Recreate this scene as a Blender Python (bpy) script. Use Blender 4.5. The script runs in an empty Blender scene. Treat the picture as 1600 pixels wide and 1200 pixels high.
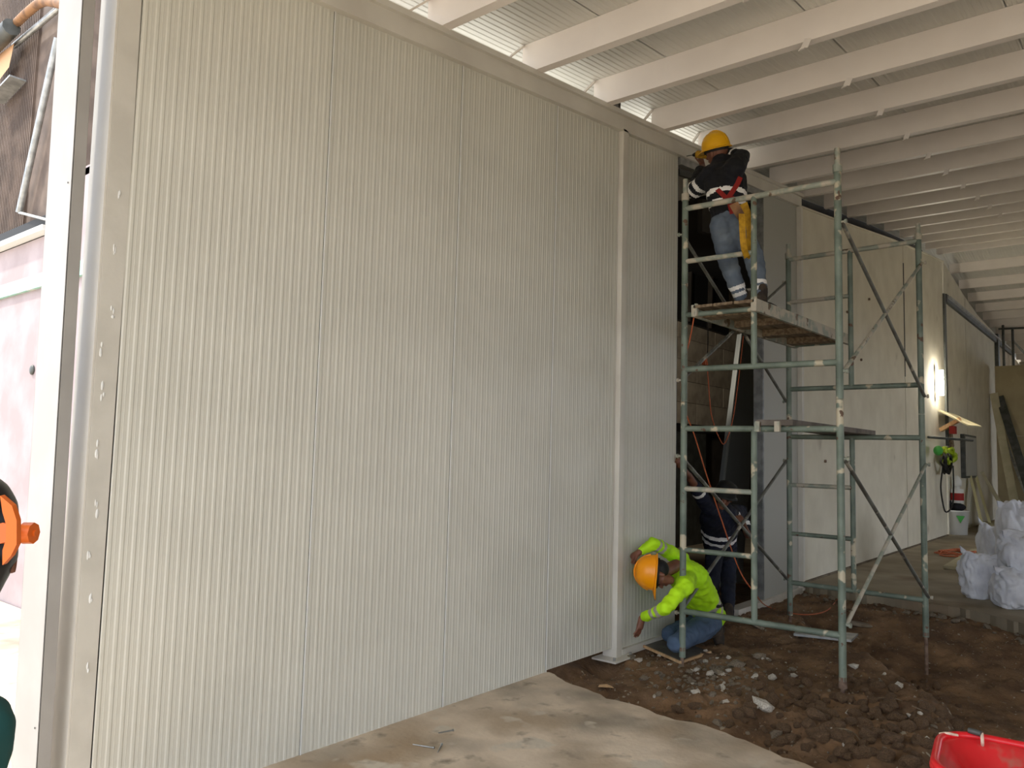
import bpy, bmesh, math, random
from mathutils import Vector, Matrix, noise
from math import sin, cos, pi, radians
SC = bpy.context.scene
COL = SC.collection
rnd = random.Random(11)

# ------------------------------------------------------------------ camera
YAW, PIT, ROL, FPX = 0.685030, 0.0864120, 0.0258252, 1220.056
CAM = Vector((0.0, -3.52702, 1.62))
_f = Vector((cos(YAW)*cos(PIT), sin(YAW)*cos(PIT), sin(PIT)))
_r = Vector((sin(YAW), -cos(YAW), 0)); _u = _r.cross(_f)
RT = _r*cos(ROL) + _u*sin(ROL); UP = -_r*sin(ROL) + _u*cos(ROL); FW = _f
cd = bpy.data.cameras.new('camera'); cam = bpy.data.objects.new('camera', cd); COL.objects.link(cam)
cd.sensor_fit = 'HORIZONTAL'; cd.sensor_width = 36.0; cd.lens = FPX/1600*36.0
cd.clip_start = 0.05; cd.clip_end = 300
cam.matrix_world = Matrix(((RT.x, UP.x, -FW.x, CAM.x), (RT.y, UP.y, -FW.y, CAM.y), (RT.z, UP.z, -FW.z, CAM.z), (0, 0, 0, 1)))
SC.camera = cam
def _ray(px, py): return RT*((px-800)/FPX) - UP*((py-600)/FPX) + FW
def A(px, py, y):                                   # surveyed point on the upright plane y = const
    d = _ray(px, py); return CAM + d*((y-CAM.y)/d.y)
def AX(px, py, x):
    d = _ray(px, py); return CAM + d*((x-CAM.x)/d.x)
def G(px, py, z=0.0):                               # surveyed point on the level z = const
    d = _ray(px, py); return CAM + d*((z-CAM.z)/d.z)

# ------------------------------------------------------------------ light and exposure
SC.view_settings.view_transform = 'Standard'
SC.view_settings.look = 'None'
SC.view_settings.gamma = 1.0
SC.view_settings.use_curve_mapping = False
SC.view_settings.exposure = 1.14
w = bpy.data.worlds.new('overcast_sky'); SC.world = w; w.use_nodes = True
bg = w.node_tree.nodes['Background']; bg.inputs[0].default_value = (0.86, 0.93, 1.05, 1); bg.inputs[1].default_value = 1.5
sd = bpy.data.lights.new('sun', 'SUN'); sd.energy = 2.2; sd.angle = radians(3); sd.color = (1.0, 0.94, 0.84)
sun = bpy.data.objects.new('sun', sd); COL.objects.link(sun)
sun.rotation_euler = Vector((0.33, -0.50, -0.80)).to_track_quat('-Z', 'Y').to_euler()

# ------------------------------------------------------------------ materials
def lin(c):
    return tuple(((v/255)/12.92 if v/255 <= .04045 else ((v/255+.055)/1.055)**2.4) for v in c)
MATS = {}
def mat(name, rgb, rough=.7, rgb2=None, scale=6.0, lo=.4, hi=.6, metal=0.0, bump=0.0, bscale=40.0, detail=6.0, emit=0, stretch=None, spots=None):
    """noise mix of two colours (+ optional chips: spots=(rgb, scale, lo, hi)) and a fine bump, all in object space"""
    if name in MATS: return MATS[name]
    m = bpy.data.materials.new(name); m.use_nodes = True; nt = m.node_tree; N = nt.nodes; L = nt.links
    b = N['Principled BSDF']; b.inputs['Roughness'].default_value = rough; b.inputs['Metallic'].default_value = metal
    c1 = (*lin(rgb), 1); b.inputs['Base Color'].default_value = c1
    tc = N.new('ShaderNodeTexCoord'); mp = N.new('ShaderNodeMapping'); L.new(tc.outputs['Object'], mp.inputs[0])
    if stretch: mp.inputs['Scale'].default_value = stretch
    out = None
    def layer(scale, lo, hi, colA, colB, det):
        n = N.new('ShaderNodeTexNoise'); n.inputs['Scale'].default_value = scale; n.inputs['Detail'].default_value = det
        L.new(mp.outputs[0], n.inputs['Vector'])
        r = N.new('ShaderNodeMapRange'); r.inputs[1].default_value = lo; r.inputs[2].default_value = hi; L.new(n.outputs[0], r.inputs[0])
        x = N.new('ShaderNodeMix'); x.data_type = 'RGBA'; L.new(r.outputs[0], x.inputs[0])
        if isinstance(colA, tuple): x.inputs[6].default_value = colA
        else: L.new(colA, x.inputs[6])
        x.inputs[7].default_value = colB
        return x.outputs[2]
    if rgb2: out = layer(scale, lo, hi, c1, (*lin(rgb2), 1), detail)
    for sp in (spots or []): out = layer(sp[1], sp[2], sp[3], out if out else c1, (*lin(sp[0]), 1), 3.0)
    if out: L.new(out, b.inputs['Base Color'])
    if bump:
        n = N.new('ShaderNodeTexNoise'); n.inputs['Scale'].default_value = bscale; n.inputs['Detail'].default_value = 5
        L.new(mp.outputs[0], n.inputs['Vector'])
        bp = N.new('ShaderNodeBump'); bp.inputs['Strength'].default_value = bump; bp.inputs['Distance'].default_value = .01
        L.new(n.outputs[0], bp.inputs['Height']); L.new(bp.outputs[0], b.inputs['Normal'])
    if emit:
        b.inputs['Emission Color'].default_value = c1; b.inputs['Emission Strength'].default_value = emit
    MATS[name] = m; return m
M_panel = mat('panel_white_steel', (214, 212, 200), .38, (206, 204, 192), 1.5, .35, .65)
M_panel_far = mat('panel_smooth_grey', (176, 176, 168), .5)
M_plaster = mat('plaster_wall', (226, 220, 202), .85, (212, 205, 186), 2.2, .35, .7, bump=.15, bscale=15, spots=[((150, 138, 118), 1.3, .66, .8)])
M_steel_w = mat('white_painted_steel', (218, 214, 203), .42, (208, 203, 192), 3.0, .4, .65)
M_post = mat('patched_white_post', (205, 201, 190), .6, (196, 192, 181), 5, .4, .6, bump=.12, bscale=20, spots=[((238, 236, 230), 5.0, .69, .71)])
M_purlin = mat('purlin_white_paint', (242, 234, 226), .45, (234, 226, 218), 2, .35, .65)
M_sheet = mat('roof_sheet_white', (222, 220, 212), .5, (212, 210, 202), 1.2, .4, .6)
M_conc = mat('slab_concrete', (220, 204, 182), .9, (192, 176, 154), 2.2, .42, .62, bump=.25, bscale=30, detail=10,
             spots=[((150, 140, 124), 1.3, .5, .68), ((172, 150, 122), 1.1, .5, .7), ((206, 196, 178), 3.1, .60, .66), ((150, 138, 120), 7, .60, .74)])
M_conc2 = mat('far_floor_concrete', (152, 140, 118), .9, (130, 118, 98), 1.5, .4, .65, bump=.15, bscale=20, spots=[((116, 96, 74), .9, .56, .7)])
M_dirt = mat('brown_dirt', (136, 106, 76), .97, (94, 71, 50), 3.0, .38, .62, bump=.9, bscale=34, detail=12,
             spots=[((134, 108, 82), 2.0, .56, .72), ((160, 150, 130), 17, .68, .70)])
M_clod = mat('dirt_clod', (132, 104, 76), .97, (96, 74, 53), 9, .4, .6, bump=.9, bscale=40)
M_stone = mat('grey_rubble', (146, 134, 116), .9, (112, 98, 80), 9, .4, .6, bump=.6, bscale=40)
M_stone_l = mat('pale_rubble', (208, 202, 190), .9, (160, 150, 134), 12, .45, .6, bump=.4, bscale=40)
M_scaf = mat('scaffold_paint', (122, 134, 120), .55, (98, 110, 98), 5, .4, .6, spots=[((196, 186, 160), 6.0, .60, .64), ((98, 74, 56), 11, .66, .69)], bump=.2, bscale=60)
M_scaf_w = mat('scaffold_splattered', (146, 152, 138), .6, (186, 178, 160), 8, .45, .55, spots=[((104, 86, 66), 9, .63, .67)], bump=.3, bscale=60)
M_brace = mat('brace_dull_steel', (120, 122, 114), .5, (92, 88, 80), 7, .4, .62, metal=.3, spots=[((172, 166, 150), 6, .62, .66)])
M_rust = mat('rusty_jack', (128, 106, 90), .8, (92, 72, 60), 14, .4, .6)
M_wood = mat('weathered_plank', (142, 124, 100), .85, (104, 86, 66), 5, .4, .6, stretch=(.6, 6, 6), bump=.3, bscale=30)
M_wood_l = mat('clean_timber', (206, 174, 132), .7, (186, 150, 108), 6, .4, .6, stretch=(1, 6, 1))
M_ply = mat('grey_ply', (96, 92, 86), .8, (74, 70, 64), 6, .4, .6)
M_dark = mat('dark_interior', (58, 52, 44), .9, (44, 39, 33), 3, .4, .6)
M_black = mat('black_rubber', (18, 18, 18), .7)
M_block = mat('old_block_wall', (190, 178, 158), .95, (160, 148, 130), 3, .4, .6, bump=.3, bscale=20)
M_dsteel = mat('dark_grey_steel', (84, 86, 82), .5, (66, 68, 64), 6, .4, .6, metal=.3)
M_alu = mat('galvanised', (178, 180, 178), .35, (150, 152, 150), 10, .4, .6, metal=.6)
M_orange = mat('orange_cord', (190, 96, 56), .6)
M_black_cable = mat('black_cable', (24, 23, 22), .6)
M_hiviz = mat('hi_vis_lime', (200, 255, 22), .75, (176, 232, 14), 5, .4, .6, bump=.6, bscale=11)
M_band = mat('reflective_grey', (176, 172, 158), .5)
M_bandw = mat('reflective_white', (252, 250, 246), .3)
M_navy = mat('navy_cotton', (20, 24, 44), .85, (12, 14, 26), 6, .4, .6, bump=.5, bscale=12)
M_black_cloth = mat('near_black_cotton', (15, 17, 27), .85, (9, 10, 15), 6, .4, .6, bump=.5, bscale=12)
M_jeans = mat('blue_denim', (84, 104, 130), .9, (62, 80, 104), 5, .35, .65, bump=.5, bscale=14)
M_jeans_l = mat('faded_denim', (116, 128, 140), .9, (88, 100, 116), 5, .35, .65, bump=.5, bscale=14)
M_jeans_d = mat('dark_denim', (28, 34, 52), .9, (20, 24, 36), 5, .35, .65, bump=.5, bscale=14)
M_skin = mat('brown_skin', (128, 82, 62), .55, (112, 70, 52), 12, .4, .6)
M_boot = mat('dusty_boot', (48, 42, 36), .85, (74, 62, 50), 10, .45, .6, bump=.4)
M_hat_o = mat('orange_hard_hat', (255, 160, 6), .35)
M_hat_y = mat('yellow_hard_hat', (238, 178, 8), .35)
M_strap = mat('red_harness', (150, 30, 22), .7)
M_lany = mat('yellow_lanyard', (196, 150, 28), .75, (170, 126, 20), 30, .4, .6)
M_sack = mat('white_woven_sack', (226, 228, 234), .6, (206, 208, 216), 6, .4, .65, bump=.8, bscale=9)
M_red = mat('red_plastic', (214, 34, 40), .38, (186, 52, 48), 6, .52, .66, spots=[((150, 116, 98), 7, .6, .72)])
M_redo = mat('red_rim', (220, 30, 38), .33)
M_yel = mat('bright_yellow', (232, 216, 30), .5)
M_teal = mat('teal_shirt', (20, 72, 70), .85)
M_helm = mat('welding_helmet_shell', (14, 18, 24), .3)
M_knob = mat('orange_knob', (226, 106, 24), .45)
M_drywall = mat('pale_board', (188, 180, 150), .85, (174, 166, 136), 3, .4, .6)
M_tan = mat('tan_board', (170, 156, 122), .8, (158, 144, 112), 2, .4, .6)
M_yard = mat('yard_wall_plaster', (168, 154, 155), .9, (154, 140, 140), 2, .4, .6, bump=.2, bscale=10)
M_mesh = mat('brown_mesh', (104, 88, 76), .85, (84, 70, 60), 4, .4, .6)
M_teal_p = mat('teal_paint', (150, 190, 176), .8, (190, 200, 190), 5, .45, .6)
M_pipe = mat('rusty_pipe', (150, 110, 74), .8, (110, 80, 56), 8, .4, .6)
M_white = mat('white_plastic', (226, 226, 222), .5)
M_green = mat('green_plastic', (70, 170, 70), .5)
M_hose = mat('lime_hose', (170, 196, 40), .5)
M_lamp = mat('lamp_tube', (255, 246, 226), .5, emit=60)
M_eye = mat('eye_dark', (20, 14, 12), .2)

# ------------------------------------------------------------------ mesh helpers
class MB:
    def __init__(s): s.v = []; s.f = []; s.mi = []; s.sm = []
    def add(s, vs, fs, mi=0, smooth=False):
        o = len(s.v); s.v += [tuple(v) for v in vs]
        for f in fs: s.f.append(tuple(i+o for i in f)); s.mi.append(mi); s.sm.append(smooth)
        return s
    def box(s, x0, x1, y0, y1, z0, z1, mi=0):
        vs = [(x, y, z) for z in (z0, z1) for y in (y0, y1) for x in (x0, x1)]
        return s.add(vs, [(0, 2, 3, 1), (4, 5, 7, 6), (0, 1, 5, 4), (2, 6, 7, 3), (0, 4, 6, 2), (1, 3, 7, 5)], mi)
    def hexa(s, b4, t4, mi=0):
        """bottom quad and top quad, both counter-clockwise from above"""
        return s.add(list(b4)+list(t4), [(3, 2, 1, 0), (4, 5, 6, 7), (0, 1, 5, 4), (1, 2, 6, 5), (2, 3, 7, 6), (3, 0, 4, 7)], mi)
    def bar(s, a, b, wd, ht, upv=(0, 0, 1), mi=0):
        a = Vector(a); b = Vector(b); d = (b-a).normalized(); u = Vector(upv)
        if abs(d.dot(u)) > .99: u = Vector((1, 0, 0))
        sd_ = d.cross(u).normalized(); u = sd_.cross(d).normalized()
        q = [(-wd/2, -ht/2), (wd/2, -ht/2), (wd/2, ht/2), (-wd/2, ht/2)]
        vs = [p + sd_*x + u*y for p in (a, b) for x, y in q]
        return s.add(vs, [(0, 1, 2, 3), (7, 6, 5, 4), (0, 4, 5, 1), (1, 5, 6, 2), (2, 6, 7, 3), (3, 7, 4, 0)], mi)
    def tube(s, pts, r, n=8, mi=0, cap=True, r1=None):
        pts = [Vector(p) for p in pts]; k = len(pts); vs = []; fs = []
        prev = None
        for i, p in enumerate(pts):
            d = (pts[min(i+1, k-1)]-pts[max(i-1, 0)]).normalized()
            if prev is None:
                u = Vector((0, 0, 1)) if abs(d.z) < .9 else Vector((1, 0, 0))
                u = (u-d*u.dot(d)).normalized()
            else: u = (prev-d*prev.dot(d)).normalized()
            prev = u; v = d.cross(u)
            rr = r if r1 is None else r+(r1-r)*i/(k-1)
            vs += [p+(u*cos(2*pi*j/n)+v*sin(2*pi*j/n))*rr for j in range(n)]
        for i in range(k-1):
            for j in range(n):
                a = i*n+j; b = i*n+(j+1) % n; fs.append((a, b, b+n, a+n))
        s.add(vs, fs, mi, True)
        if cap: s.add(vs[:n], [tuple(range(n))[::-1]], mi); s.add(vs[-n:], [tuple(range(n))], mi)
        return s
    def lathe(s, prof, c, n=24, axis=(0, 0, 1), mi=0, fwd=None, sx=1, sy=1, smooth=True):
        """profile [(radius, height)] turned round an axis through c"""
        ax = Vector(axis).normalized(); f = Vector(fwd) if fwd else (Vector((1, 0, 0)) if abs(ax.x) < .9 else Vector((0, 1, 0)))
        f = (f-ax*f.dot(ax)).normalized(); g = ax.cross(f); c = Vector(c)
        vs = [c+ax*h+(f*cos(2*pi*j/n)*sx+g*sin(2*pi*j/n)*sy)*r for r, h in prof for j in range(n)]
        fs = [(i*n+j, i*n+(j+1) % n, (i+1)*n+(j+1) % n, (i+1)*n+j) for i in range(len(prof)-1) for j in range(n)]
        return s.add(vs, fs, mi, smooth)
    def ell(s, c, rx, ry, rz, n=12, m=8, mi=0, rot=None):
        vs = []; c = Vector(c)
        for i in range(m+1):
            th = pi*i/m
            for j in range(n):
                v = Vector((rx*sin(th)*cos(2*pi*j/n), ry*sin(th)*sin(2*pi*j/n), rz*cos(th)))
                if rot: v = rot @ v
                vs.append(c+v)
        fs = [(i*n+j, (i+1)*n+j, (i+1)*n+(j+1) % n, i*n+(j+1) % n) for i in range(m) for j in range(n)]
        return s.add(vs, fs, mi, True)
    def mesh(s, name, mats):
        me = bpy.data.meshes.new(name); me.from_pydata(s.v, [], s.f)
        for m in (mats if isinstance(mats, (list, tuple)) else [mats]): me.materials.append(m)
        me.polygons.foreach_set('material_index', s.mi); me.polygons.foreach_set('use_smooth', s.sm)
        me.update(); return me
    def build(s, name, mats, parent=None, bevel=0, label=None):
        o = bpy.data.objects.new(name, s.mesh(name, mats)); COL.objects.link(o)
        if parent: o.parent = parent; o.matrix_parent_inverse = parent.matrix_world.inverted() if False else Matrix.Translation(-parent.location)
        if bevel:
            b = o.modifiers.new('bevel', 'BEVEL'); b.width = bevel; b.segments = 2; b.limit_method = 'ANGLE'
        if label: o['label'] = label
        return o
def thing(name, loc, label, cat, group=None):
    o = bpy.data.objects.new(name, None); COL.objects.link(o); o.location = loc; o.empty_display_size = .1
    return tag(o, label, cat, group)
def tag(o, label, cat, group=None):
    o['label'] = label; o['category'] = cat
    if group: o['group'] = group
    return o
def structure(name, loc=(0, 0, 0)):
    o = bpy.data.objects.new(name, None); COL.objects.link(o); o.location = loc; o['kind'] = 'structure'; return o
def st(o): o['kind'] = 'structure'; return o
def lerp(a, b, t): return a+(b-a)*t
def curve_pts(P, k=6):
    """Catmull-Rom through the points"""
    P = [Vector(p) for p in P]; Q = [P[0]*2-P[1]]+P+[P[-1]*2-P[-2]]; out = []
    for i in range(1, len(Q)-2):
        for j in range(k):
            t = j/k; a, b, c, d = Q[i-1:i+3]
            out.append(.5*((2*b)+(c-a)*t+(2*a-5*b+4*c-d)*t*t+(3*b-a-3*c+d)*t**3))
    return out+[P[-1]]
def pw(x, T):
    if x <= T[0][0]: return T[0][1]+(x-T[0][0])*(T[1][1]-T[0][1])/(T[1][0]-T[0][0])
    for (a, b), (c, d) in zip(T, T[1:]):
        if x <= c: return b+(d-b)*(x-a)/(c-a)
    (a, b), (c, d) = T[-2:]; return d+(x-c)*(d-b)/(c-a)
def ztop(x):                                        # top of the wall / underside of the eaves beam
    return pw(x, [(2.64, 4.10), (10.2, 4.96), (11.8, 5.17), (15.2, 5.65), (19.6, 6.17), (22, 5.84), (24, 5.64), (27, 5.52), (31, 5.32), (36, 5.0)])
BH = .165                                           # beam height: purlins rest on ztop + BH
PH = .225                                           # purlin height

# ------------------------------------------------------------------ ground
def slab(name, loop, z1, z0, m, jag_seed=0):
    n = len(loop); mb = MB()
    mb.add([(x, y, z1) for x, y in loop]+[(x, y, z0) for x, y in loop],
           [tuple(range(n))]+[(i+n, (i+1) % n+n, (i+1) % n, i) for i in range(n)])
    me = mb.mesh(name, m); bm = bmesh.new(); bm.from_mesh(me); bmesh.ops.triangulate(bm, faces=[f for f in bm.faces if len(f.verts) > 4])
    bmesh.ops.recalc_face_normals(bm, faces=bm.faces); bm.to_mesh(me); bm.free()
    o = bpy.data.objects.new(name, me); COL.objects.link(o); return o
def jag(pts, amp, step=.06):
    out = []
    for (a, b), (c, d) in zip(pts, pts[1:]):
        L = math.hypot(c-a, d-b); k = max(1, int(L/step))
        for i in range(k):
            t = i/k; x = a+(c-a)*t; y = b+(d-b)*t
            q = noise.noise(Vector((x*3.1, y*3.1, 4)))*amp*1.6+noise.noise(Vector((x*14, y*14, 1)))*amp*.8
            out.append((x+q, y+q*.3))
    return out+[pts[-1]]
near_edge = jag([(4.80, .02), (4.66, -.26), (4.58, -.73), (4.56, -1.25), (4.50, -1.6), (4.40, -1.97), (4.30, -2.5), (4.2, -3.6), (4.2, -9)], .05)
st(slab('floor', [(-50, -9), (-50, 30), (2.98, 30), (2.98, .3), (4.82, .3)]+near_edge, 0, -.22, M_conc))
far_edge = jag([(10.36, .10), (10.0, -.55), (9.93, -1.2), (9.84, -1.87), (9.4, -2.5), (9.1, -3.6), (9, -9)][::-1], .06)
FZ = .05
o = st(slab('floor', far_edge+[(40, .10), (40, -9)], FZ, -.6, M_conc2))
EDGE = [(4.40, -9), (4.2, -3.6), (4.56, -1.25), (4.66, -.26), (4.8, .3)]
MOUND = [(10.2, .0), (8.78, -.43), (7.78, -1.08), (7.22, -1.78), (6.7, -2.13), (6.27, -2.42), (5.66, -2.48), (5.02, -2.52), (4.2, -2.56)]
def mound_y(x): return pw(x, MOUND[::-1])
def dirt_z(x, y):
    s = y-mound_y(x)                                # >0 : towards the wall, on the high side
    k = max(0, min(1, (s+.22)/.32)); k = k*k*(3-2*k)
    high = -.075+.05*noise.noise(Vector((x*1.1, y*1.1, 0)))
    high -= .055*max(0, 1-abs(x-4.85)/.35)
    low = -.36
    low += .30*max(0, min(1, (x-7.9)/1.5))
    z = low+(high-low)*k
    a = .035+.03*max(0, noise.noise(Vector((x*.9+3, y*.9, 7))))
    if s < 0: a *= .8
    z += a*noise.fractal(Vector((x*5, y*5, 1.3)), 1.0, 2.1, 4)+.021*noise.noise(Vector((x*26, y*26, 2)))
    if y > -.16: z = min(z, -.06)
    hole = math.exp(-(((x-5.52)/.16)**2+((y+.06)/.14)**2)); z -= .16*hole
    return z
X0, X1, Y0, Y1 = 4.05, 10.6, -4.6, 3.4
NX, NY = 250, 170
mb = MB(); vs = []
ys = [Y0+(Y1-Y0)*0 + j*(0.02+Y1-Y0)/NY for j in range(NY+1)]
ys = [-4.6+j*.04 for j in range(20)]+[-3.8+j*.024 for j in range(167)]+[.22, .5, 1.2, 2.2, 3.4]
for j, y in enumerate(ys):
    for i in range(NX+1):
        x = X0+(X1-X0)*i/NX; vs.append((x, y, dirt_z(x, y)))
W_ = NX+1
mb.add(vs, [(j*W_+i, j*W_+i+1, (j+1)*W_+i+1, (j+1)*W_+i) for j in range(len(ys)-1) for i in range(NX)], 0, True)
o = mb.build('dirt_ground', M_dirt); o['kind'] = 'structure'
# deep soil under everything that stays out of sight
mb = MB(); mb.box(-50, 60, -60, 40, -.75, -.65); mb.box(-50, 40, -60, -9, -.65, -.03); o = mb.build('yard_ground', M_conc2); o['kind'] = 'structure'
# ------------------------------------------------------------------ ribbed white panel wall
wall = structure('wall_left')
def ribbed(name, x0, x1, z0, zt, y, th, m, parent, pitch=.0545, d=.0024, n=None):
    """upright panel whose front skin (facing -y) carries shallow vertical ribs"""
    k = n or max(2, round((x1-x0)/pitch)); p = (x1-x0)/k; prof = [(x0, y)]
    for i in range(k):
        a = x0+i*p
        prof += [(a+p*.10, y), (a+p*.22, y-d), (a+p*.42, y-d), (a+p*.54, y), (a+p*.74, y-.0004), (a+p*.78, y-.0012), (a+p*.82, y-.0004)]
    prof += [(x1, y)]; n_ = len(prof); mb = MB()
    vs = [(x, yy, z0) for x, yy in prof]+[(x, yy, zt(x)) for x, yy in prof]
    mb.add(vs, [(i, i+1, i+1+n_, i+n_) for i in range(n_-1)])
    mb.add([(x0, y+th, z0), (x1, y+th, z0), (x1, y+th, zt(x1)), (x0, y+th, zt(x0)), (x0, y, z0), (x1, y, z0), (x1, y, zt(x1)), (x0, y, zt(x0))],
           [(1, 0, 3, 2), (0, 4, 7, 3), (5, 1, 2, 6), (3, 7, 6, 2), (4, 0, 1, 5)])
    return mb.build(name, m, parent)
zt_ = lambda x: ztop(x)+.02
G_ = .003
for a, b, z0 in ((1.556, 2.630, -.03), (2.630, 3.702, -.02), (3.702, 4.795, -.015), (4.795, 5.715, .0), (5.845, 6.835, -.03)):
    ribbed('wall_panel', a+G_, b-G_, z0+.012, zt_, 0, .09, M_panel, wall)
for x in (2.630, 3.702, 4.795):                       # folded white lip along every joint
    mb = MB(); mb.box(x-.002, x+.004, -.007, .02, -.0, ztop(x)); mb.build('joint_lip', M_white, wall)
    mb = MB(); mb.box(x-.005, x-.002, -.0015, .06, -.0, ztop(x)); mb.build('joint_gap', M_dsteel, wall)
# base channel below the panels past the post, smooth panel on the far side of the opening
mb = MB(); mb.box(5.83, 6.86, -.035, .10, -.075, -.012); mb.build('base_channel', M_steel_w, wall)
mb = MB(); mb.box(8.2, 10.22, -.05, .10, -.09, -.01); mb.build('base_channel', M_steel_w, wall)
mb = MB(); mb.hexa([(9.05, 0, -.01), (10.22, 0, -.01), (10.22, .09, -.01), (9.05, .09, -.01)],
                   [(9.05, 0, zt_(9.05)), (10.22, 0, zt_(10.22)), (10.22, .09, zt_(10.22)), (9.05, .09, zt_(9.05))]); mb.build('smooth_panel', M_panel_far, wall)
for x in (8.985, 9.015):
    mb = MB(); mb.box(x-.005, x+.005, -.012, .10, -.01, ztop(x)); mb.build('jamb_track', M_alu, wall)
mb = MB(); mb.box(8.992, 9.05, .012, .09, -.01, ztop(9)); mb.build('jamb_seal', M_black, wall)
mb = MB(); mb.box(6.838, 6.862, .01, .11, -.05, ztop(6.85)); mb.build('jamb_seal', M_black, wall)
# ------------------------------------------------------------------ posts
p = thing('steel_column', (5.775, .05, -.08), 'white square steel column standing on a base plate between the ribbed panels', 'column')
mb = MB(); mb.box(5.720, 5.800, -.045, .09, -.06, ztop(5.76)+.02); mb.build('shaft', M_steel_w, p, .004)
mb = MB(); mb.box(5.800, 5.838, -.030, .09, -.06, ztop(5.8)+.02); mb.build('side_flange', M_panel, p)
mb = MB(); mb.box(5.838, 5.846, -.010, .02, 0, ztop(5.8)); mb.build('foam_strip', mat('yellow_foam', (214, 206, 160), .8), p)
mb = MB(); mb.box(5.60, 5.92, -.11, .12, -.075, -.06); mb.build('base_plate', M_steel_w, p)
mb = MB(); [mb.tube([(5.63+.0, -.08, -.06), (5.63, -.08, -.035)], .012, 6), mb.tube([(5.88, -.085, -.06), (5.88, -.085, -.035)], .012, 6)]; mb.build('anchor_bolt', M_alu, p)
p = thing('steel_column', (1.5, .1, 0), 'wide patched white column closing the near end of the ribbed panel wall', 'column')
mb = MB(); mb.hexa([(1.470, 0, 0), (1.580, 0, 0), (1.580, .17, 0), (1.470, .17, 0)], [(1.452, 0, 4.2), (1.549, 0, 4.2), (1.549, .17, 4.2), (1.452, .17, 4.2)])
mb.build('shaft', M_post, p, .003)
mb = MB()
mb.hexa([(1.462, .0, 0), (1.4695, .0, 0), (1.4695, .17, 0), (1.462, .17, 0)], [(1.441, .0, 4.2), (1.4515, .0, 4.2), (1.4515, .17, 4.2), (1.441, .17, 4.2)])
mb.build('side_flashing', M_steel_w, p)
r_ = random.Random(5)
for i, (t, dx) in enumerate([(.44, .5), (.5, .3), (.62, .35), (.69, .4), (.79, .62), (.86, .5), (.93, .5), (.74, .2), (.36, .6), (.55, .5)]):
    py = 1200*(1-t); pp = Vector((lerp(1.47, 1.55, dx), -.001, .25+3.6*(t-.25))); 
    mb = MB()
    for k in range(3):
        q = pp+Vector((r_.uniform(-.006, .006), 0, r_.uniform(-.03, .03)))
        mb.ell(q, r_.uniform(.003, .008), .003, r_.uniform(.008, .022), 7, 4)
    mb.build('filler_patch', M_white, p)
p = thing('steel_channel', (1.33, .13, 0), 'upright white channel column nearest the camera beside the open yard', 'column')
def qd(xb, xt, yb0, yb1, yt0=None, yt1=None, w=.003):
    yt0 = yb0 if yt0 is None else yt0; yt1 = yb1 if yt1 is None else yt1
    return
mb = MB()
xb, xt = 1.352, 1.290                                 # leans a little along the wall
mb.hexa([(xb, 0, 0), (xb+.055, 0, 0), (xb+.055, .006, 0), (xb, .006, 0)], [(xt, 0, 4.25), (xt+.055, 0, 4.25), (xt+.055, .006, 4.25), (xt, .006, 4.25)])
mb.hexa([(xb, .0, 0), (xb+.006, .0, 0), (xb+.006, .26, 0), (xb, .26, 0)], [(xt, .0, 4.25), (xt+.006, .0, 4.25), (xt+.006, .26, 4.25), (xt, .26, 4.25)])
mb.hexa([(xb, .254, 0), (xb+.055, .254, 0), (xb+.055, .26, 0), (xb, .26, 0)], [(xt, .254, 4.25), (xt+.055, .254, 4.25), (xt+.055, .26, 4.25), (xt, .26, 4.25)])
mb.build('channel', mat('column_paint', (166, 163, 158), .5, (158, 155, 150), 3, .4, .6), p, .002)
for z in (.45, 2.72): mb = MB(); mb.tube([(xb-.002-.062*z/4.25, .03, z), (xb-.062*z/4.25-.004, .03, z)], .004, 6); mb.build('rivet', M_dsteel, p)
# ------------------------------------------------------------------ eaves beam
def slopebar(x0, x1, y0, y1, a, b, m, name, parent=None, seg=1):
    mb = MB()
    for i in range(seg):
        u = lerp(x0, x1, i/seg); v = lerp(x0, x1, (i+1)/seg)
        mb.hexa([(u, y0, ztop(u)+a), (v, y0, ztop(v)+a), (v, y1, ztop(v)+a), (u, y1, ztop(u)+a)],
                [(u, y0, ztop(u)+b), (v, y0, ztop(v)+b), (v, y1, ztop(v)+b), (u, y1, ztop(u)+b)])
    return mb.build(name, m, parent)
beam = structure('trim_1')
slopebar(1.2, 10.26, -.045, .10, .0, .125, M_steel_w, 'beam_web', beam)
slopebar(1.2, 10.26, -.075, .10, .125, BH, M_steel_w, 'beam_flange', beam)
slopebar(6.86, 8.98, -.02, .10, -.075, -.002, M_alu, 'head_track', beam)
slopebar(6.90, 8.9, .02, .06, -.16, -.10, M_dsteel, 'head_track', beam)
slopebar(10.20, 19.6, -.075, .12, -.02, .0, M_plaster, 'eaves_lip', beam, 8)
# ------------------------------------------------------------------ far plaster wall
fw = structure('wall_back')
def flatpanel(x0, x1, z0, y, name='wall_panel', m=M_plaster, th=.13, parent=None):
    xs = [x0]+[q for q in (11.8, 15.2, 19.6, 22, 24, 27) if x0 < q < x1]+[x1]; mb = MB()
    for u, v in zip(xs, xs[1:]):
        mb.hexa([(u, y, z0), (v, y, z0), (v, y+th, z0), (u, y+th, z0)], [(u, y, ztop(u)), (v, y, ztop(v)), (v, y+th, ztop(v)), (u, y+th, ztop(u))])
    return mb.build(name, m, parent)
flatpanel(10.225, 15.80, -.05, -.045, parent=fw)
flatpanel(15.835, 19.42, -.05, -.045, parent=fw)
flatpanel(19.60, 22.20, -.05, -.04, parent=fw)
flatpanel(22.26, 27.2, -.05, -.04, parent=fw)
flatpanel(27.2, 34, -.05, -.03, m=M_block, parent=fw)
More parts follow.
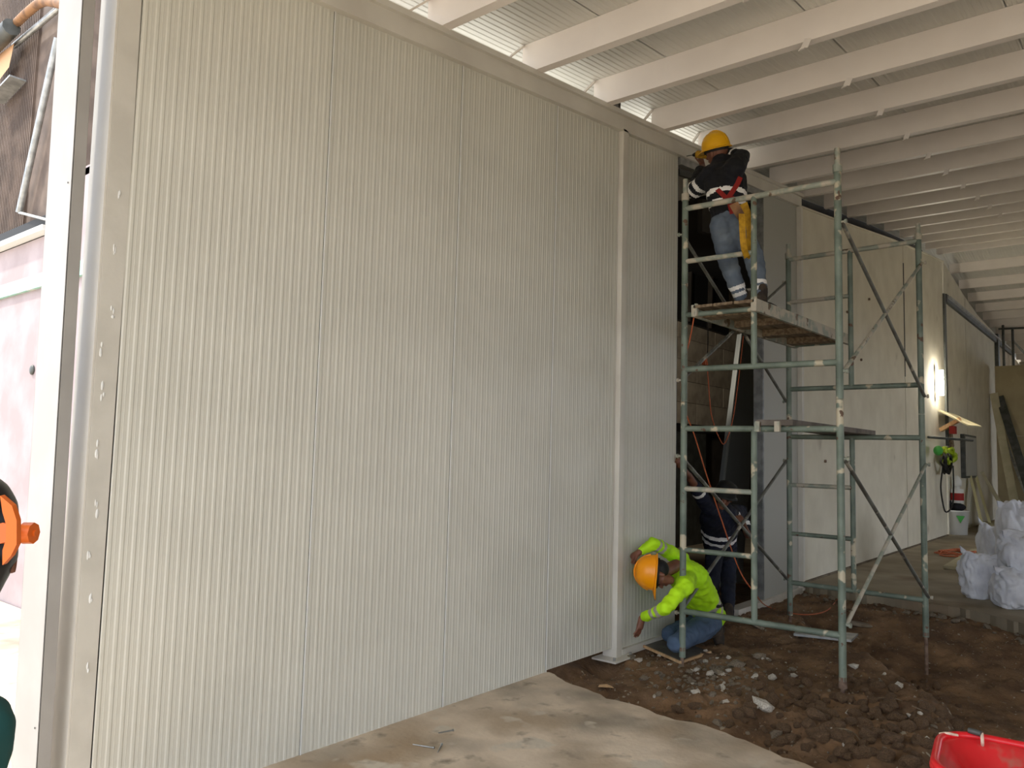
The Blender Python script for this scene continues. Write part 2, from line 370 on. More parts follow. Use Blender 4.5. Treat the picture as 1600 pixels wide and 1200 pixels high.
mb = MB(); mb.box(15.76, 15.88, -.02, .1, 0, 5.6); mb.box(22.15, 22.3, -.02, .1, 0, 5.6); mb.build('panel_joint', M_dark, fw)
mb = MB(); mb.box(15.795, 15.84, -.052, .0, 3.2, 5.35); mb.build('open_slot', M_black, fw)
mb = MB(); mb.box(10.19, 10.26, -.06, .1, -.04, 4.95); mb.build('corner_trim', M_steel_w, fw)
# dark channel track fixed to the far wall
tr = structure('trim_2')
mb = MB(); mb.box(19.42, 19.60, -.085, .06, 2.0, 5.40); mb.build('upright_track', M_dsteel, tr)
mb = MB(); mb.box(19.60, 30.4, -.10, -.04, 5.24, 5.42); mb.build('top_track', M_dsteel, tr)
mb = MB(); mb.box(19.7, 30.0, -.16, -.10, 5.33, 5.38); mb.build('rail', M_alu, tr)
mb = MB(); mb.box(27.0, 27.25, -.14, .0, 0, 5.5); mb.build('stud', M_dsteel, tr)
# rough concrete foot of the far wall
mb = MB(); mb.box(10.2, 19.4, -.075, .0, 0, .07); mb.build('baseboard_far', mat('rough_footing', (120, 108, 90), .95, (90, 78, 62), 6, .4, .6)); bpy.data.objects['baseboard_far']['kind'] = 'structure'
# small bolts and old fixings in the far wall
for x, z in ((12.2, 3.85), (13.4, 4.25), (11.1, 1.6), (16.9, 4.6), (12.9, 3.2)):
    mb = MB(); mb.tube([(x, -.05, z), (x, -.075, z)], .02, 6); mb.build('wall_plug', M_rust, fw)
# end partition of tan boards
ew = structure('wall_end')
for i in range(4):
    mb = MB(); mb.box(26.0, 26.06, -.16-1.22*(i+1)+.004, -.16-1.22*i, FZ, 2.42); mb.build('tan_board', M_tan, ew)
    mb = MB(); mb.box(26.0, 26.06, -.16-1.22*(i+1)+.004, -.16-1.22*i, 2.43, 4.42); mb.build('tan_board', M_tan, ew)
mb = MB(); mb.box(34, 34.1, -2.5, .1, 0, 5.4); mb.build('rear_wall', M_block, ew)
# unseen wall added for light falloff in the hall; its opening lights the far wall
rw = MB(); rw.box(1, 12, -9.1, -9, 0, 7); rw.box(18, 34, -9.1, -9, 0, 7); rw.box(12, 18, -9.1, -9, 3.6, 7); st(rw.build('light_blocking_wall', M_plaster))
# ------------------------------------------------------------------ roof
roof = structure('ceiling')
def rz(x): return ztop(x)+BH+PH
def roof_sheet(x0, x1, y0, y1, k=20):
    p = (y1-y0)/k; prof = [(y0, 0)]
    for i in range(k):
        a = y0+i*p; prof += [(a+p*.25, 0), (a+p*.38, .004), (a+p*.75, .004), (a+p*.88, 0)]
    prof.append((y1, 0)); mb = MB(); n_ = len(prof)
    xs = [x0]+[q for q in (10.2, 11.8, 15.2, 22, 24, 27, 31) if x0 < q < x1]+[x1]
    vs = [(x, y, rz(x)+h) for x in xs for y, h in prof]
    fs = [(i*n_+j, i*n_+j+1, (i+1)*n_+j+1, (i+1)*n_+j) for i in range(len(xs)-1) for j in range(n_-1)]
    mb.add(vs, fs)
    for u, v in zip(xs, xs[1:]): mb.hexa([(u, y0, rz(u)+.03), (v, y0, rz(v)+.03), (v, y1, rz(v)+.03), (u, y1, rz(u)+.03)], [(u, y0, rz(u)+.06), (v, y0, rz(v)+.06), (v, y1, rz(v)+.06), (u, y1, rz(u)+.06)])
    return mb.build('roof_sheet', M_sheet, roof)
for i in range(-1, 8):
    y1 = -.63-1.103*i; y0 = y1-1.103
    y1c = min(y1, .42)
    roof_sheet(-2.2, 19.6, y0+.007, y1c-.0); roof_sheet(19.6, 35, y0+.007, y1c)
def purlin_mesh(L, h=PH, w_=.07, t=.004):
    """C section along -y, web facing -x, mitred top corner at the wall end"""
    mb = MB(); y0 = .06; y1 = -L
    mb.hexa([(0, y1, 0), (t, y1, 0), (t, y0, 0), (0, y0, 0)], [(0, y1, h), (t, y1, h), (t, y0, h), (0, y0, h)])
    mb.box(-w_, 0, y1, y0, 0, t); mb.box(-w_, 0, y1, y0, h-t, h); mb.box(-w_, -w_+t, y1, y0, t, .022); mb.box(-w_, -w_+t, y1, y0, h-.022, h-t)
    return mb
pm = purlin_mesh(8.9)
# the web faces the camera: flanges point away, deeper into the hall
pm2 = MB(); pm2.add([(-x, y, z) for x, y, z in pm.v], [tuple(reversed(f)) for f in pm.f])
pme = pm2.mesh('purlin', M_purlin)
clip = MB(); clip.bar((0, -1.75, .02), (-.03, -1.73, -.06), .05, .006, (1, 0, 0)); clip.bar((-.03, -1.73, -.06), (-.05, -1.70, -.075), .03, .006); cme = clip.mesh('tab', M_purlin)
gus = MB(); gus.bar((-.01, .05, PH-.01), (-.22, .03, .02), .025, .012); gme = gus.mesh('sag_strut', M_purlin)
xs = [-1.6, -.6, .4, 1.4, 2.42, 3.42, 4.42, 5.40, 6.40, 7.40, 8.40, 9.40]+[10.40+1.13*i for i in range(9)]+[20.9+1.2*i for i in range(12)]
for x in xs:
    o = bpy.data.objects.new('purlin', pme); COL.objects.link(o); o.parent = roof
    o.location = (x, 0, ztop(x)+BH)
    if 3 < x < 16:
        c = bpy.data.objects.new('tab', cme); COL.objects.link(c); c.parent = o; c.location = (0, .0, 0)
    if 3 < x < 9:
        c = bpy.data.objects.new('sag_strut', gme); COL.objects.link(c); c.parent = o
mb = MB(); mb.box(7.46, 7.66, .0, .04, ztop(7.5)+BH+.0, ztop(7.5)+BH+.12); tag(mb.build('timber_offcut', M_wood_l), 'short brown timber offcut wedged on the eaves beam behind the top worker', 'wood block')
# ------------------------------------------------------------------ building behind the wall
bb = structure('wall_rear_building')
mb = MB(); mb.box(3.0, 3.2, .13, 12, -.2, 3.68); mb.build('end_wall', M_yard, bb)
mb = MB(); mb.box(2.96, 3.0, .6, 12, 3.14, 3.28); mb.build('painted_band', M_teal_p, bb)
mb = MB(); mb.box(2.98, 3.2, 4.6, 12, 3.74, 7.6); mb.build('upper_cladding', M_mesh, bb)
mb = MB(); mb.box(3.0, 3.2, .13, 4.6, 3.68, 4.22); mb.build('parapet', M_yard, bb)
mb = MB(); mb.hexa([(3.0, .13, 4.13), (16.2, .13, 5.4), (16.2, 4.6, 5.4), (3.0, 4.6, 4.13)], [(3.0, .13, 4.20), (16.2, .13, 5.47), (16.2, 4.6, 5.47), (3.0, 4.6, 4.20)]); mb.build('low_roof', M_steel_w, bb)
mb = MB(); mb.box(3.2, 30, 4.6, 4.8, 4.0, 7.6); mb.build('upper_side_wall', M_yard, bb)
mb = MB(); mb.hexa([(16.2, .13, 5.25), (34, .13, 5.25), (34, 4.6, 5.25), (16.2, 4.6, 5.25)], [(16.2, .13, 5.3), (34, .13, 5.3), (34, 4.6, 5.3), (16.2, 4.6, 5.3)]); mb.build('low_roof', M_steel_w, bb)
mb = MB()
for u, v in ((8.3, 10.2), (10.2, 15.2), (15.2, 19.6), (19.6, 24), (24, 34)): mb.hexa([(u, .44, ztop(u)-.5), (v, .44, ztop(v)-.5), (v, .50, ztop(v)-.5), (u, .50, ztop(u)-.5)], [(u, .44, rz(u)+.06), (v, .44, rz(v)+.06), (v, .50, rz(v)+.06), (u, .50, rz(u)+.06)])
mb.build('gap_light_blocker', M_dark, bb)  # added board blocking stray light so the eaves gaps stay dark
# brown corrugated cladding ribs, gutter, pipes on the yard facade
mb = MB()
for i in range(46): mb.box(2.955, 2.985, 5.6+i*.05, 5.622+i*.05, 3.82, 7.2)
o = mb.build('cladding_rib', M_mesh, bb); o['kind'] = 'stuff'
mb = MB(); mb.box(2.90, 3.0, 4.9, 9, 3.69, 3.745); mb.build('gutter_lip', M_white, bb)
mb = MB(); mb.box(2.93, 3.0, 4.9, 9, 3.745, 3.85); mb.build('gutter', M_black, bb)
mb = MB(); mb.tube([AX(22, 72, 2.9), AX(93, 12, 2.9)], .03, 8); mb.tube([AX(30, 332, 2.9), AX(90, 60, 2.9)], .035, 8); mb.tube([AX(30, 332, 2.9), AX(80, 345, 2.9)], .015, 8); mb.build('frame_tube', M_alu, bb)
mb = MB(); mb.tube(curve_pts([AX(20, 42, 2.8), AX(45, 18, 2.8), AX(68, 3, 2.8), AX(100, 8, 2.8)]), .045, 8); mb.build('pipe', M_pipe, bb)
mb = MB(); mb.tube([AX(-20, 80, 2.75), AX(18, 42, 2.75)], .09, 10); mb.build('pipe_sleeve', M_dsteel, bb)
mb = MB(); mb.add([AX(-5, 88, 2.85), AX(22, 68, 2.85), AX(14, 105, 2.85), AX(-5, 130, 2.85)]+[AX(-5, 88, 2.87), AX(22, 68, 2.87), AX(14, 105, 2.87), AX(-5, 130, 2.87)], [(0, 3, 2, 1), (4, 5, 6, 7), (0, 1, 5, 4), (1, 2, 6, 5), (2, 3, 7, 6), (3, 0, 4, 7)]); mb.build('torn_board', mat('torn_board', (214, 170, 130), .9), bb)
mb = MB(); mb.bar(AX(-6, 158, 2.86), AX(28, 122, 2.86), .02, .16, (-1, 0, 0)); mb.build('bracket', M_alu, bb)
mb = MB(); mb.ell(AX(50, 578, 2.99), .02, .05, .05); mb.build('wall_hole', M_dsteel, bb)
ld = bpy.data.lights.new('room_fill_light', 'SPOT'); ld.energy = 150; ld.spot_size = radians(75); ld.spot_blend = .6; ld.shadow_soft_size = .15; ld.color = (1, .9, .75)  # hidden fill light, added to brighten the block wall in the room
lo_ = bpy.data.objects.new('room_fill', ld); COL.objects.link(lo_); lo_.location = (8.0, 1.4, 2.9); lo_.rotation_euler = Vector((5.6, 1.8, -.3)).to_track_quat('-Z', 'Y').to_euler()
# dark room seen through the opening
rm = structure('wall_room')
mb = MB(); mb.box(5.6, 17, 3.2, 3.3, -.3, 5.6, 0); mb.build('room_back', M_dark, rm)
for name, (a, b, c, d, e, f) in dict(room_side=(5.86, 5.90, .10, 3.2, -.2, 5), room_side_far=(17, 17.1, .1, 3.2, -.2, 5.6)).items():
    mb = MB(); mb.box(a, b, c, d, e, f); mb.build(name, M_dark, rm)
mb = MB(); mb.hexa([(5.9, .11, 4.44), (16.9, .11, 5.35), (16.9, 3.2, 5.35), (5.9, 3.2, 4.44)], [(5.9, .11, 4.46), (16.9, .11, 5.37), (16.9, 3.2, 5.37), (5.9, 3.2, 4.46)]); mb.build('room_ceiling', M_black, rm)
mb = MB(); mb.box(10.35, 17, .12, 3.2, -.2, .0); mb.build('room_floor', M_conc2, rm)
bl = MB(); bl.box(-.395, .395, -.03, 0, -.195, .195); blm = bl.mesh('block', M_block)
for r in range(8):
    for c in range(10):
        o = bpy.data.objects.new('block', blm); COL.objects.link(o); o.parent = rm
        o.location = (10.2+c*.80+(.4 if r % 2 else 0), 3.2-rnd.uniform(0, .006), 2.42+r*.40)
        o.rotation_euler = (0, 0, 0)
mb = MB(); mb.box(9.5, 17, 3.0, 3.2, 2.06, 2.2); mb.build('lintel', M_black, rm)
mb = MB(); mb.box(9.0, 15.0, 3.05, 3.15, 3.2+.9, 4.2+1.2); mb.build('upper_black_sheet', M_black, rm)  # solid black sheet, darkness of the unlit upper room put into its colour
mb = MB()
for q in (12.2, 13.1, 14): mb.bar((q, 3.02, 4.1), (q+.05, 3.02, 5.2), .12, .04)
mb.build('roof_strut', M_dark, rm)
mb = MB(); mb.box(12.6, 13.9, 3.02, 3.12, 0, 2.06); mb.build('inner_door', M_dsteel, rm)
p = thing('wall_panel_sheet', (10.0, .9, 0), 'grey insulated panel sheet leaning inside the dark doorway opening', 'panel')
a = A(1158, 522, 1.0); b = A(1188, 524, 1.0); 
lo_l = A(1110, 900, .7); lo_r = A(1160, 900, .7); lo_l.z = lo_r.z = 0
mb = MB()
th = Vector((0, .06, 0))
mb.hexa([lo_l, lo_r, lo_r+th, lo_l+th], [a, b, b+th, a+th]); mb.build('core', mat('dull_panel_grey', (132, 136, 134), .7), p)
for k, off in enumerate((-.0, -.03)):
    mb = MB(); mb.bar(lo_l+Vector((off, -.012, 0)), a+Vector((off, -.012, 0)), .01, .02, (0, 1, 0)); mb.build('edge_trim', mat('dull_edge', (150, 152, 148), .7), p)
# ------------------------------------------------------------------ scaffold
NL, NR, FL, FR = Vector((6.0, -.50, 0)), Vector((6.04, -1.75, 0)), Vector((8.2, -.60, 0)), Vector((8.15, -1.87, 0))
sc = thing('scaffold', (7.1, -1.2, -.05), 'two-lift painted tubular steel scaffold tower with cross braces standing in the dirt', 'scaffold')
TR = .027
def at(p0, z): return Vector((p0.x, p0.y, z))
def frame(a, b, z0, z1, tops, inner, pin, jack=None):
    """one scaffold frame: two legs, full rungs top and bottom, short rungs to an inner upright"""
    L = MB(); L.tube([at(a, z0), at(a, z1)], TR, 10); fr = L.build('frame', M_scaf, sc)
    L = MB(); L.tube([at(b, z0), at(b, z1)], TR, 10); L.build('leg', M_scaf, fr)
    zb, zt = tops
    for z in (zb, zt): L = MB(); L.tube([at(a, z), at(b, z)], TR*.92, 8); L.build('rung', M_scaf_w if z == zt and z > 3 else M_scaf, fr)
    c = a.lerp(b, inner)
    L = MB(); L.tube([at(c, zb), at(c, zt)], TR*.95, 8); L.build('inner_upright', M_scaf, fr)
    for k in (1, 2):
        z = lerp(zb, zt, k/3 if True else .5); L = MB(); L.tube([at(a, z), at(c, z)], TR*.8, 8); L.build('short_rung', M_scaf_w if k == 2 else M_scaf, fr)
    for q in (a, b):
        if pin:
            L = MB(); L.tube([at(q, z1), at(q, z1+pin)], TR*.78, 10); L.tube([at(q, z1-.05), at(q, z1+.01)], TR*1.25, 10); L.build('coupling_pin', M_scaf_w, fr)
    return fr
frame(NL, NR, -.02, 2.07, (.35, 1.85), .48, 0)
frame(NL, NR, 2.075, 3.86, (2.35, 3.74), .48, .14)
frame(FL, FR, .02, 2.07, (.35, 1.85), .50, 0)
frame(FL, FR, 2.075, 3.80, (2.35, 3.74), .50, .11)
for q, zf in ((NL, -.10), (NR, -.11), (FL, -.10), (FR, -.42)):
    L = MB(); L.tube([at(q, zf), at(q, .12 if zf > -.3 else .05)], .016, 8); L.box(q.x-.05, q.x+.05, q.y-.05, q.y+.05, zf-.012, zf) if q is not NR else L.tube([at(q, -.02), at(q, .03)], .03, 8)
    L.tube([at(q, .03), at(q, .06)], .028, 8); L.build('screw_jack', M_rust, sc)
def brace(a, za, b, zb, m=M_brace):
    off = Vector((0, .028, 0)) if a.y > -1 else Vector((0, -.028, 0))
    L = MB(); L.tube([at(a, za)+off, at(b, zb)+off], .0155, 8); br = L.build('cross_brace', m, sc)
    for q, z in ((a, za), (b, zb)):
        L = MB(); L.tube([at(q, z)-off*.3, at(q, z)+off*2.2], .009, 6); L.tube([at(q, z)+off*1.7, at(q, z)+off*2.3], .018, 6); L.build('stud_nut', M_scaf_w, br)
brace(NL, 1.62, FL, .38); brace(NL, .33, FL, 1.60); brace(NL, 3.52, FL, 2.22); brace(NL, 2.26, FL, 3.50)
brace(NR, 1.63, FR, .38); brace(NR, .43, FR, 1.60, M_scaf_w); brace(NR, 3.42, FR, 2.24); brace(NR, 2.28, FR, 3.52, M_scaf_w)
# platform: framed timber deck hooked over the short rungs
PZ_ = 2.835
p = thing('platform', (7.0, -.85, PZ_), 'weathered timber scaffold platform hooked on the upper rungs under the worker', 'platform')
a0, a1, b0, b1 = (6.0, -.60), (6.0, -1.13), (8.2, -.66), (8.2, -1.20)
def deck(u0, u1, v0, v1, z0, z1):
    f = lambda u, v: (lerp(6.0, 8.2, u), lerp(lerp(a0[1], b0[1], u), lerp(a1[1], b1[1], u), v))
    return MB().hexa([(*f(u0, v0), z0), (*f(u0, v1), z0), (*f(u1, v1), z0), (*f(u1, v0), z0)], [(*f(u0, v0), z1), (*f(u0, v1), z1), (*f(u1, v1), z1), (*f(u1, v0), z1)])
for v in range(3): deck(-.02, 1.02, v/3+.01, (v+1)/3-.01, PZ_+.022, PZ_+.045).build('deck_board', M_wood, p)
deck(-.02, 1.02, -.03, .03, PZ_-.05, PZ_+.05).build('side_rail', M_scaf_w, p); deck(-.02, 1.02, .97, 1.03, PZ_-.05, PZ_+.05).build('side_rail', M_scaf_w, p)
for u in (.08, .36, .64, .92): deck(u-.035, u+.035, .03, .97, PZ_-.04, PZ_+.021).build('cross_bearer', M_wood, p)
for u in (-.012, 1.012):
    for v in (.03, .95): deck(u-.006, u+.006, v-.01, v+.03, PZ_-.045, PZ_+.06).build('hook', M_scaf_w, p)
p = thing('scaffold_plank', (7.1, -1.3, 1.88), 'short grey scaffold plank lying across the lower lift rungs', 'plank')
zq = 1.875
def pl(u0, u1, v0, v1, z0, z1):
    f = lambda u, v: (lerp(5.98, 8.24, u), lerp(lerp(-1.13, -.92, u), lerp(-1.42, -1.42, u), v))
    return MB().hexa([(*f(u0, v0), z0), (*f(u0, v1), z0), (*f(u1, v1), z0), (*f(u1, v0), z0)], [(*f(u0, v0), z1), (*f(u0, v1), z1), (*f(u1, v1), z1), (*f(u1, v0), z1)])
pl(0, 1.03, 0, 1, zq, zq+.045).build('board', mat('grey_plank', (120, 112, 104), .85, (96, 88, 80), 6, .4, .6), p)
for v in (0, .55): pl(-.018, -.0, v, v+.14, zq-.05, zq+.03).build('hook', M_scaf_w, p)
# ------------------------------------------------------------------ cords and cables
def cord(name, pts, r, m, label, cat, k=6):
    mb = MB(); mb.tube(curve_pts(pts, k), r, 6); return tag(mb.build(name, m), label, cat)
cord('extension_cord', [A(1086, 486, -.60), A(1078, 530, -.5), A(1066, 580, -.46), A(1067, 630, -.45), A(1085, 680, -.42), A(1105, 745, -.38), A(1130, 820, -.40), A(1155, 890, -.46), A(1178, 925, -.55), G(1200, 948, -.04), G(1250, 960, -.04), G(1290, 955, -.06), G(1310, 935, -.06)],
     .006, M_orange, 'orange cord running from the platform down past the scaffold leg to the dirt', 'cord')
cord('hanging_cord', [A(1105, 565, .22), A(1107, 600, .2), A(1112, 650, .2), A(1124, 685, .2), A(1133, 692, .2), A(1145, 655, .2), A(1153, 600, .2), A(1160, 540, .2), A(1162, 522, .2)], .006, M_orange, 'loop of orange cord hanging in the dark doorway opening', 'cord')
cord('light_cable', [A(1106, 500, .6), A(1106, 540, .6), A(1104, 565, .6)], .006, M_black_cable, 'black drop cable hanging in the doorway to the orange plug', 'cable')
mb = MB(); mb.box(-.03, .03, -.02, .02, -.04, .04); o = mb.build('plug_socket', M_orange); o.location = A(1101, 565, .45); tag(o, 'orange plug socket hanging in the dark doorway opening', 'plug')
# ------------------------------------------------------------------ remeshed bodies
def capsule(mb, p0, r0, p1, r1, wide=None, k=1.0, n=14):
    """tapered round-ended limb; wide stretches the section by k along a direction"""
    p0 = Vector(p0); p1 = Vector(p1); d = p1-p0; L = d.length
    if L < 1e-5: d = Vector((0, 0, 1)); L = 1e-5
    d.normalize(); u = Vector(wide) if wide is not None else (Vector((0, 0, 1)) if abs(d.z) < .9 else Vector((1, 0, 0)))
    u = (u-d*u.dot(d)).normalized(); v = d.cross(u); kk = k if wide is not None else 1.0; vs = []
    rings = []
    for i in range(1, 4): th = pi/2*(i/4); rings.append((-r0*cos(th), r0*sin(th)))
    rings.append((0, r0)); rings.append((L, r1))
    for i in range(3, 0, -1): th = pi/2*(i/4); rings.append((L+r1*cos(th), r1*sin(th)))
    for h, r in rings: vs += [p0+d*h+(u*cos(2*pi*j/n)*kk+v*sin(2*pi*j/n))*r for j in range(n)]
    m = len(rings); fs = [(i*n+j, i*n+(j+1) % n, (i+1)*n+(j+1) % n, (i+1)*n+j) for i in range(m-1) for j in range(n)]
    fs += [tuple(range(n))[::-1], tuple((m-1)*n+j for j in range(n))]
    mb.add(vs, fs, 0, True)
def blob(name, bones, mats, parent, voxel=.009, smooth=4, stripe=None, wrinkle=0, label=None, wscale=14):
    mb = MB()
    for b in bones: capsule(mb, *b)
    me = mb.mesh(name, mats[0]); o = bpy.data.objects.new(name, me); COL.objects.link(o)
    r = o.modifiers.new('r', 'REMESH'); r.mode = 'VOXEL'; r.voxel_size = voxel; r.use_smooth_shade = True
    s = o.modifiers.new('s', 'SMOOTH'); s.iterations = smooth; s.factor = .5
    dg = bpy.context.evaluated_depsgraph_get(); me2 = bpy.data.meshes.new_from_object(o.evaluated_get(dg))
    o.modifiers.clear(); o.data = me2; me2.name = name; bpy.data.meshes.remove(me)
    me2.materials.clear()
    for m in mats: me2.materials.append(m)
    if wrinkle:
        nm = [v.normal.copy() for v in me2.vertices]
        for v, q in zip(me2.vertices, nm):
            c = v.co; v.co = c+q*(wrinkle*noise.noise(Vector((c.x*wscale, c.y*wscale, c.z*wscale*1.6)))+wrinkle*.5*noise.noise(Vector((c.x*wscale*2.3, c.y*wscale*2.3, c.z*wscale*2))))
    if stripe:
        for f in me2.polygons:
            i = stripe(f.center)
            if i: f.material_index = i
    for f in me2.polygons: f.use_smooth = True
    if parent: o.parent = parent; o.matrix_parent_inverse = Matrix.Translation(-parent.location)
    if label: o['label'] = label
    return o
def band(c, a, b, t0, t1, rmax):
    """is c within the slice t0..t1 (metres from a) of limb a-b"""
    a = Vector(a); d = Vector(b)-a; L = d.length; d.normalize(); h = (c-a).dot(d)
    return t0 <= h <= t1 and ((c-a)-d*h).length < rmax
def hand(wrist, fdir, pn, thumb_side, curl=.35, sz=1.0):
    """palm, four fingers and a thumb; fdir: finger direction, pn: palm normal (fingers curl towards it)"""
    f = Vector(fdir).normalized(); n = Vector(pn); n = (n-f*n.dot(f)).normalized(); s = f.cross(n)*thumb_side
    w0 = Vector(wrist); B = []
    pc = w0+f*.045*sz
    B.append((w0, .026*sz, w0+f*.075*sz, .026*sz, s, 1.45))
    for i, (off, L) in enumerate(((.030, .072), (.010, .080), (-.010, .075), (-.029, .058))):
        b = w0+f*.085*sz+s*off*sz; sp = s*(.12*(off/.03))
        d1 = (f*cos(curl)+n*sin(curl)+sp).normalized(); d2 = (f*cos(curl*2.6)+n*sin(curl*2.6)+sp).normalized()
        m = b+d1*L*.52*sz; e = m+d2*L*.48*sz
        B.append((b-f*.02, .0105*sz, m, .0092*sz)); B.append((m, .0092*sz, e, .0078*sz))
    b = w0+f*.025*sz+s*.026*sz; m = b+(f*.55+s*.75+n*.25).normalized()*.045*sz; e = m+(f*.85+s*.3+n*.35).normalized()*.035*sz
    B.append((b, .0135*sz, m, .0115*sz)); B.append((m, .0115*sz, e, .009*sz))
    return B
def head_bones(c, f, u, s=1.0):
    f = Vector(f).normalized(); u = Vector(u); u = (u-f*u.dot(f)).normalized(); l = u.cross(f); c = Vector(c)
    B = [(c+f*-.025*s+u*.03*s, .088*s, c+f*.02*s+u*.03*s, .083*s, l, .9), (c+f*.035*s+u*-.02*s, .062*s, c+f*.045*s+u*-.085*s, .036*s, l, 1.15),
         (c+f*.095*s+u*.012*s, .009*s, c+f*.112*s+u*-.022*s, .013*s, l, 1.2), (c+f*.088*s+u*-.052*s, .012*s, c+f*.086*s+u*-.056*s, .012*s, l, 2.2),
         (c+f*.078*s+u*.034*s, .014*s, c+f*.078*s+u*.035*s, .014*s, l, 3.2)]
    for k in (1, -1): B.append((c+l*.083*k*s+f*-.01*s+u*.018*s, .013*s, c+l*.086*k*s+f*-.008*s+u*-.022*s, .010*s, f, 1.4))
    return B
def eyes(parent, c, f, u, s=1.0):
    f = Vector(f).normalized(); u = Vector(u); u = (u-f*u.dot(f)).normalized(); l = u.cross(f); c = Vector(c)
    for k in (1, -1):
        mb = MB(); mb.ell(c+f*.085*s+u*.008*s+l*.032*k*s, .010, .010, .009, 10, 6); mb.build('eye', M_eye, parent)
def hard_hat(parent, c, f, u, m, s=1.0):
    f = Vector(f).normalized(); u = Vector(u); u = (u-f*u.dot(f)).normalized(); l = u.cross(f); c = Vector(c)+u*.045*s
    mb = MB(); prof = [(.120, -.006), (.116, .0), (.114, .03), (.106, .07), (.090, .108), (.062, .136), (.025, .149), (.0005, .151)]
    mb.lathe([(r*s, h*s) for r, h in prof], c, 28, u, 0, f, 1.18, .98)
    mb.lathe([(r*s*.96, h*s*.96) for r, h in prof], c, 28, u, 0, f, 1.18, .98)
    sh = mb.build('hard_hat', m, parent)
    mb = MB(); n = 28; vs = []
    for ring, (r, h) in enumerate(((.113, .006), (.128, -.004), (.128, -.010), (.112, -.004))):
        for j in range(n):
            a = 2*pi*j/n; ext = max(0, cos(a))**3*.05 if ring in (1, 2) else 0
            vs.append(c+f*cos(a)*(r+ext)*1.18*s+l*sin(a)*r*.98*s+u*(h-ext*.35)*s)
    mb.add(vs, [(i*n+j, i*n+(j+1) % n, ((i+1) % 4)*n+(j+1) % n, ((i+1) % 4)*n+j) for i in range(4) for j in range(n)], 0, True); mb.build('brim', m, sh)
    mb = MB()
    pts = [c+(f*cos(t)*1.18*.119+u*sin(t)*.156)*s for t in [pi*k/12+.25 for k in range(11)]]
    mb.tube(pts, .007*s, 6); mb.build('ridge', m, sh)
    mb = MB(); mb.lathe([(.104*s, -.03*s), (.107*s, .012*s)], c, 24, u, 0, f, 1.12, .9); mb.lathe([(.102*s, -.03*s), (.105*s, .012*s)], c, 24, u, 0, f, 1.12, .9); mb.build('headband', M_black, sh)
    return sh
def boot(parent, ankle, toe_dir, up, m=M_boot, L=.19):
    a = Vector(ankle); t = Vector(toe_dir).normalized(); u = Vector(up); u = (u-t*u.dot(t)).normalized(); l = u.cross(t)
    b = [(a+u*.10, .052, a-u*.03, .048), (a-u*.035-t*.03, .043, a-u*.045+t*L*.45, .045, l, 1.05), (a-u*.045+t*L*.45, .045, a-u*.05+t*L*.85, .037, l, 1.25)]
    o = blob('boot', b, [m, M_black], parent, .008, 3, lambda c: 1 if (c-a).dot(u) < -.072 else 0)
    return o
# ------------------------------------------------------------------ worker kneeling by the panel foot
p = thing('person', G(1085, 1020, -.08), 'kneeling worker in a lime high-visibility shirt and orange hard hat at the panel foot', 'person')
hip = A(1108, 962, -.36); bel = A(1092, 930, -.36); chst = A(1074, 900, -.37); nk = A(1056, 884, -.35)
hd = A(1032, 896, -.33); toL = A(985, 892, -.30)
hu = (-RT+UP*.10+FW*.12).normalized(); hf = (-UP-RT*.12) ; hf = (hf-hu*hf.dot(hu)).normalized()
sN = A(1070, 916, -.54); eN = A(1040, 950, -.50); wN = A(1003, 966, -.22); hN = A(990, 974, -.16)
sF = A(1062, 872, -.24); eF = A(1021, 849, -.18); wF = A(1000, 862, -.11)
hipN = A(1108, 972, -.44); hipF = A(1106, 970, -.28)
knN = A(1056, 1006, -.43); knF = A(1046, 990, -.20); anN = A(1119, 992, -.43); anF = A(1120, 984, -.26)
zk = -.03
for k in (knN, knF): k.z = max(k.z, zk)
for k in (anN, anF): k.z = .065
tor = [(hip, .125, bel, .135, (0, 1, 0), 1.28), (bel, .135, chst, .14, (0, 1, 0), 1.3), (chst, .14, nk.lerp(chst, .45), .10, (0, 1, 0), 1.4)]
body = [(hip, .09, chst, .10, (0, 1, 0), 1.2), (chst, .06, nk, .055), (nk, .055, hd, .052), (sN, .04, eN, .035), (eN, .033, wN, .026), (sF, .04, eF, .035), (eF, .033, wF, .027), (chst, .06, sN, .05), (chst, .06, sF, .05),
        (hip, .08, hipN, .07), (hip, .08, hipF, .07), (hipN, .07, knN, .05), (hipF, .07, knF, .05), (knN, .05, anN, .035), (knF, .05, anF, .035)]
body += head_bones(hd, hf, hu)
body += hand(wN, (-.25, .12, -1), (0, 1, 0), 1, .18, 1.0)
wdir = A(991, 868, -.06)-wF
body += hand(wF, wdir, Vector((.3, .2, -1)), 1, .85, 1.0)
blob('body', body, [M_skin], p, .006, 2)
sh = tor+[(sN, .068, eN, .055), (eN, .055, wN.lerp(eN, .12), .040), (sF, .068, eF, .056), (eF, .055, wF.lerp(eF, .15), .040), (chst, .10, sN, .075), (chst, .10, sF, .075)]
dN = (wN-eN).length; dF = (wF-eF).length; tl = (hip-chst).length
def s1(c):
    if band(c, eN, wN, dN*.40, dN*.40+.045, .08) or band(c, eN, wN, dN*.40-.085, dN*.40-.035, .08): return 1
    if band(c, eF, sF, .02, .055, .09) or band(c, eF, sF, .085, .115, .09): return 1
    if band(c, chst, hip, tl*.62, tl*.62+.05, .30) or band(c, chst, hip, tl*.62+.10, tl*.62+.14, .30): return 1
    return 0
blob('shirt', sh, [M_hiviz, M_band], p, .008, 3, s1, .010)
tr_ = [(hip, .125, hip.lerp(bel, .35), .12, (0, 1, 0), 1.25), (hipN, .115, knN, .075), (hipF, .11, knF, .072), (knN, .074, anN.lerp(knN, .22), .058), (knF, .07, anF.lerp(knF, .22), .056)]
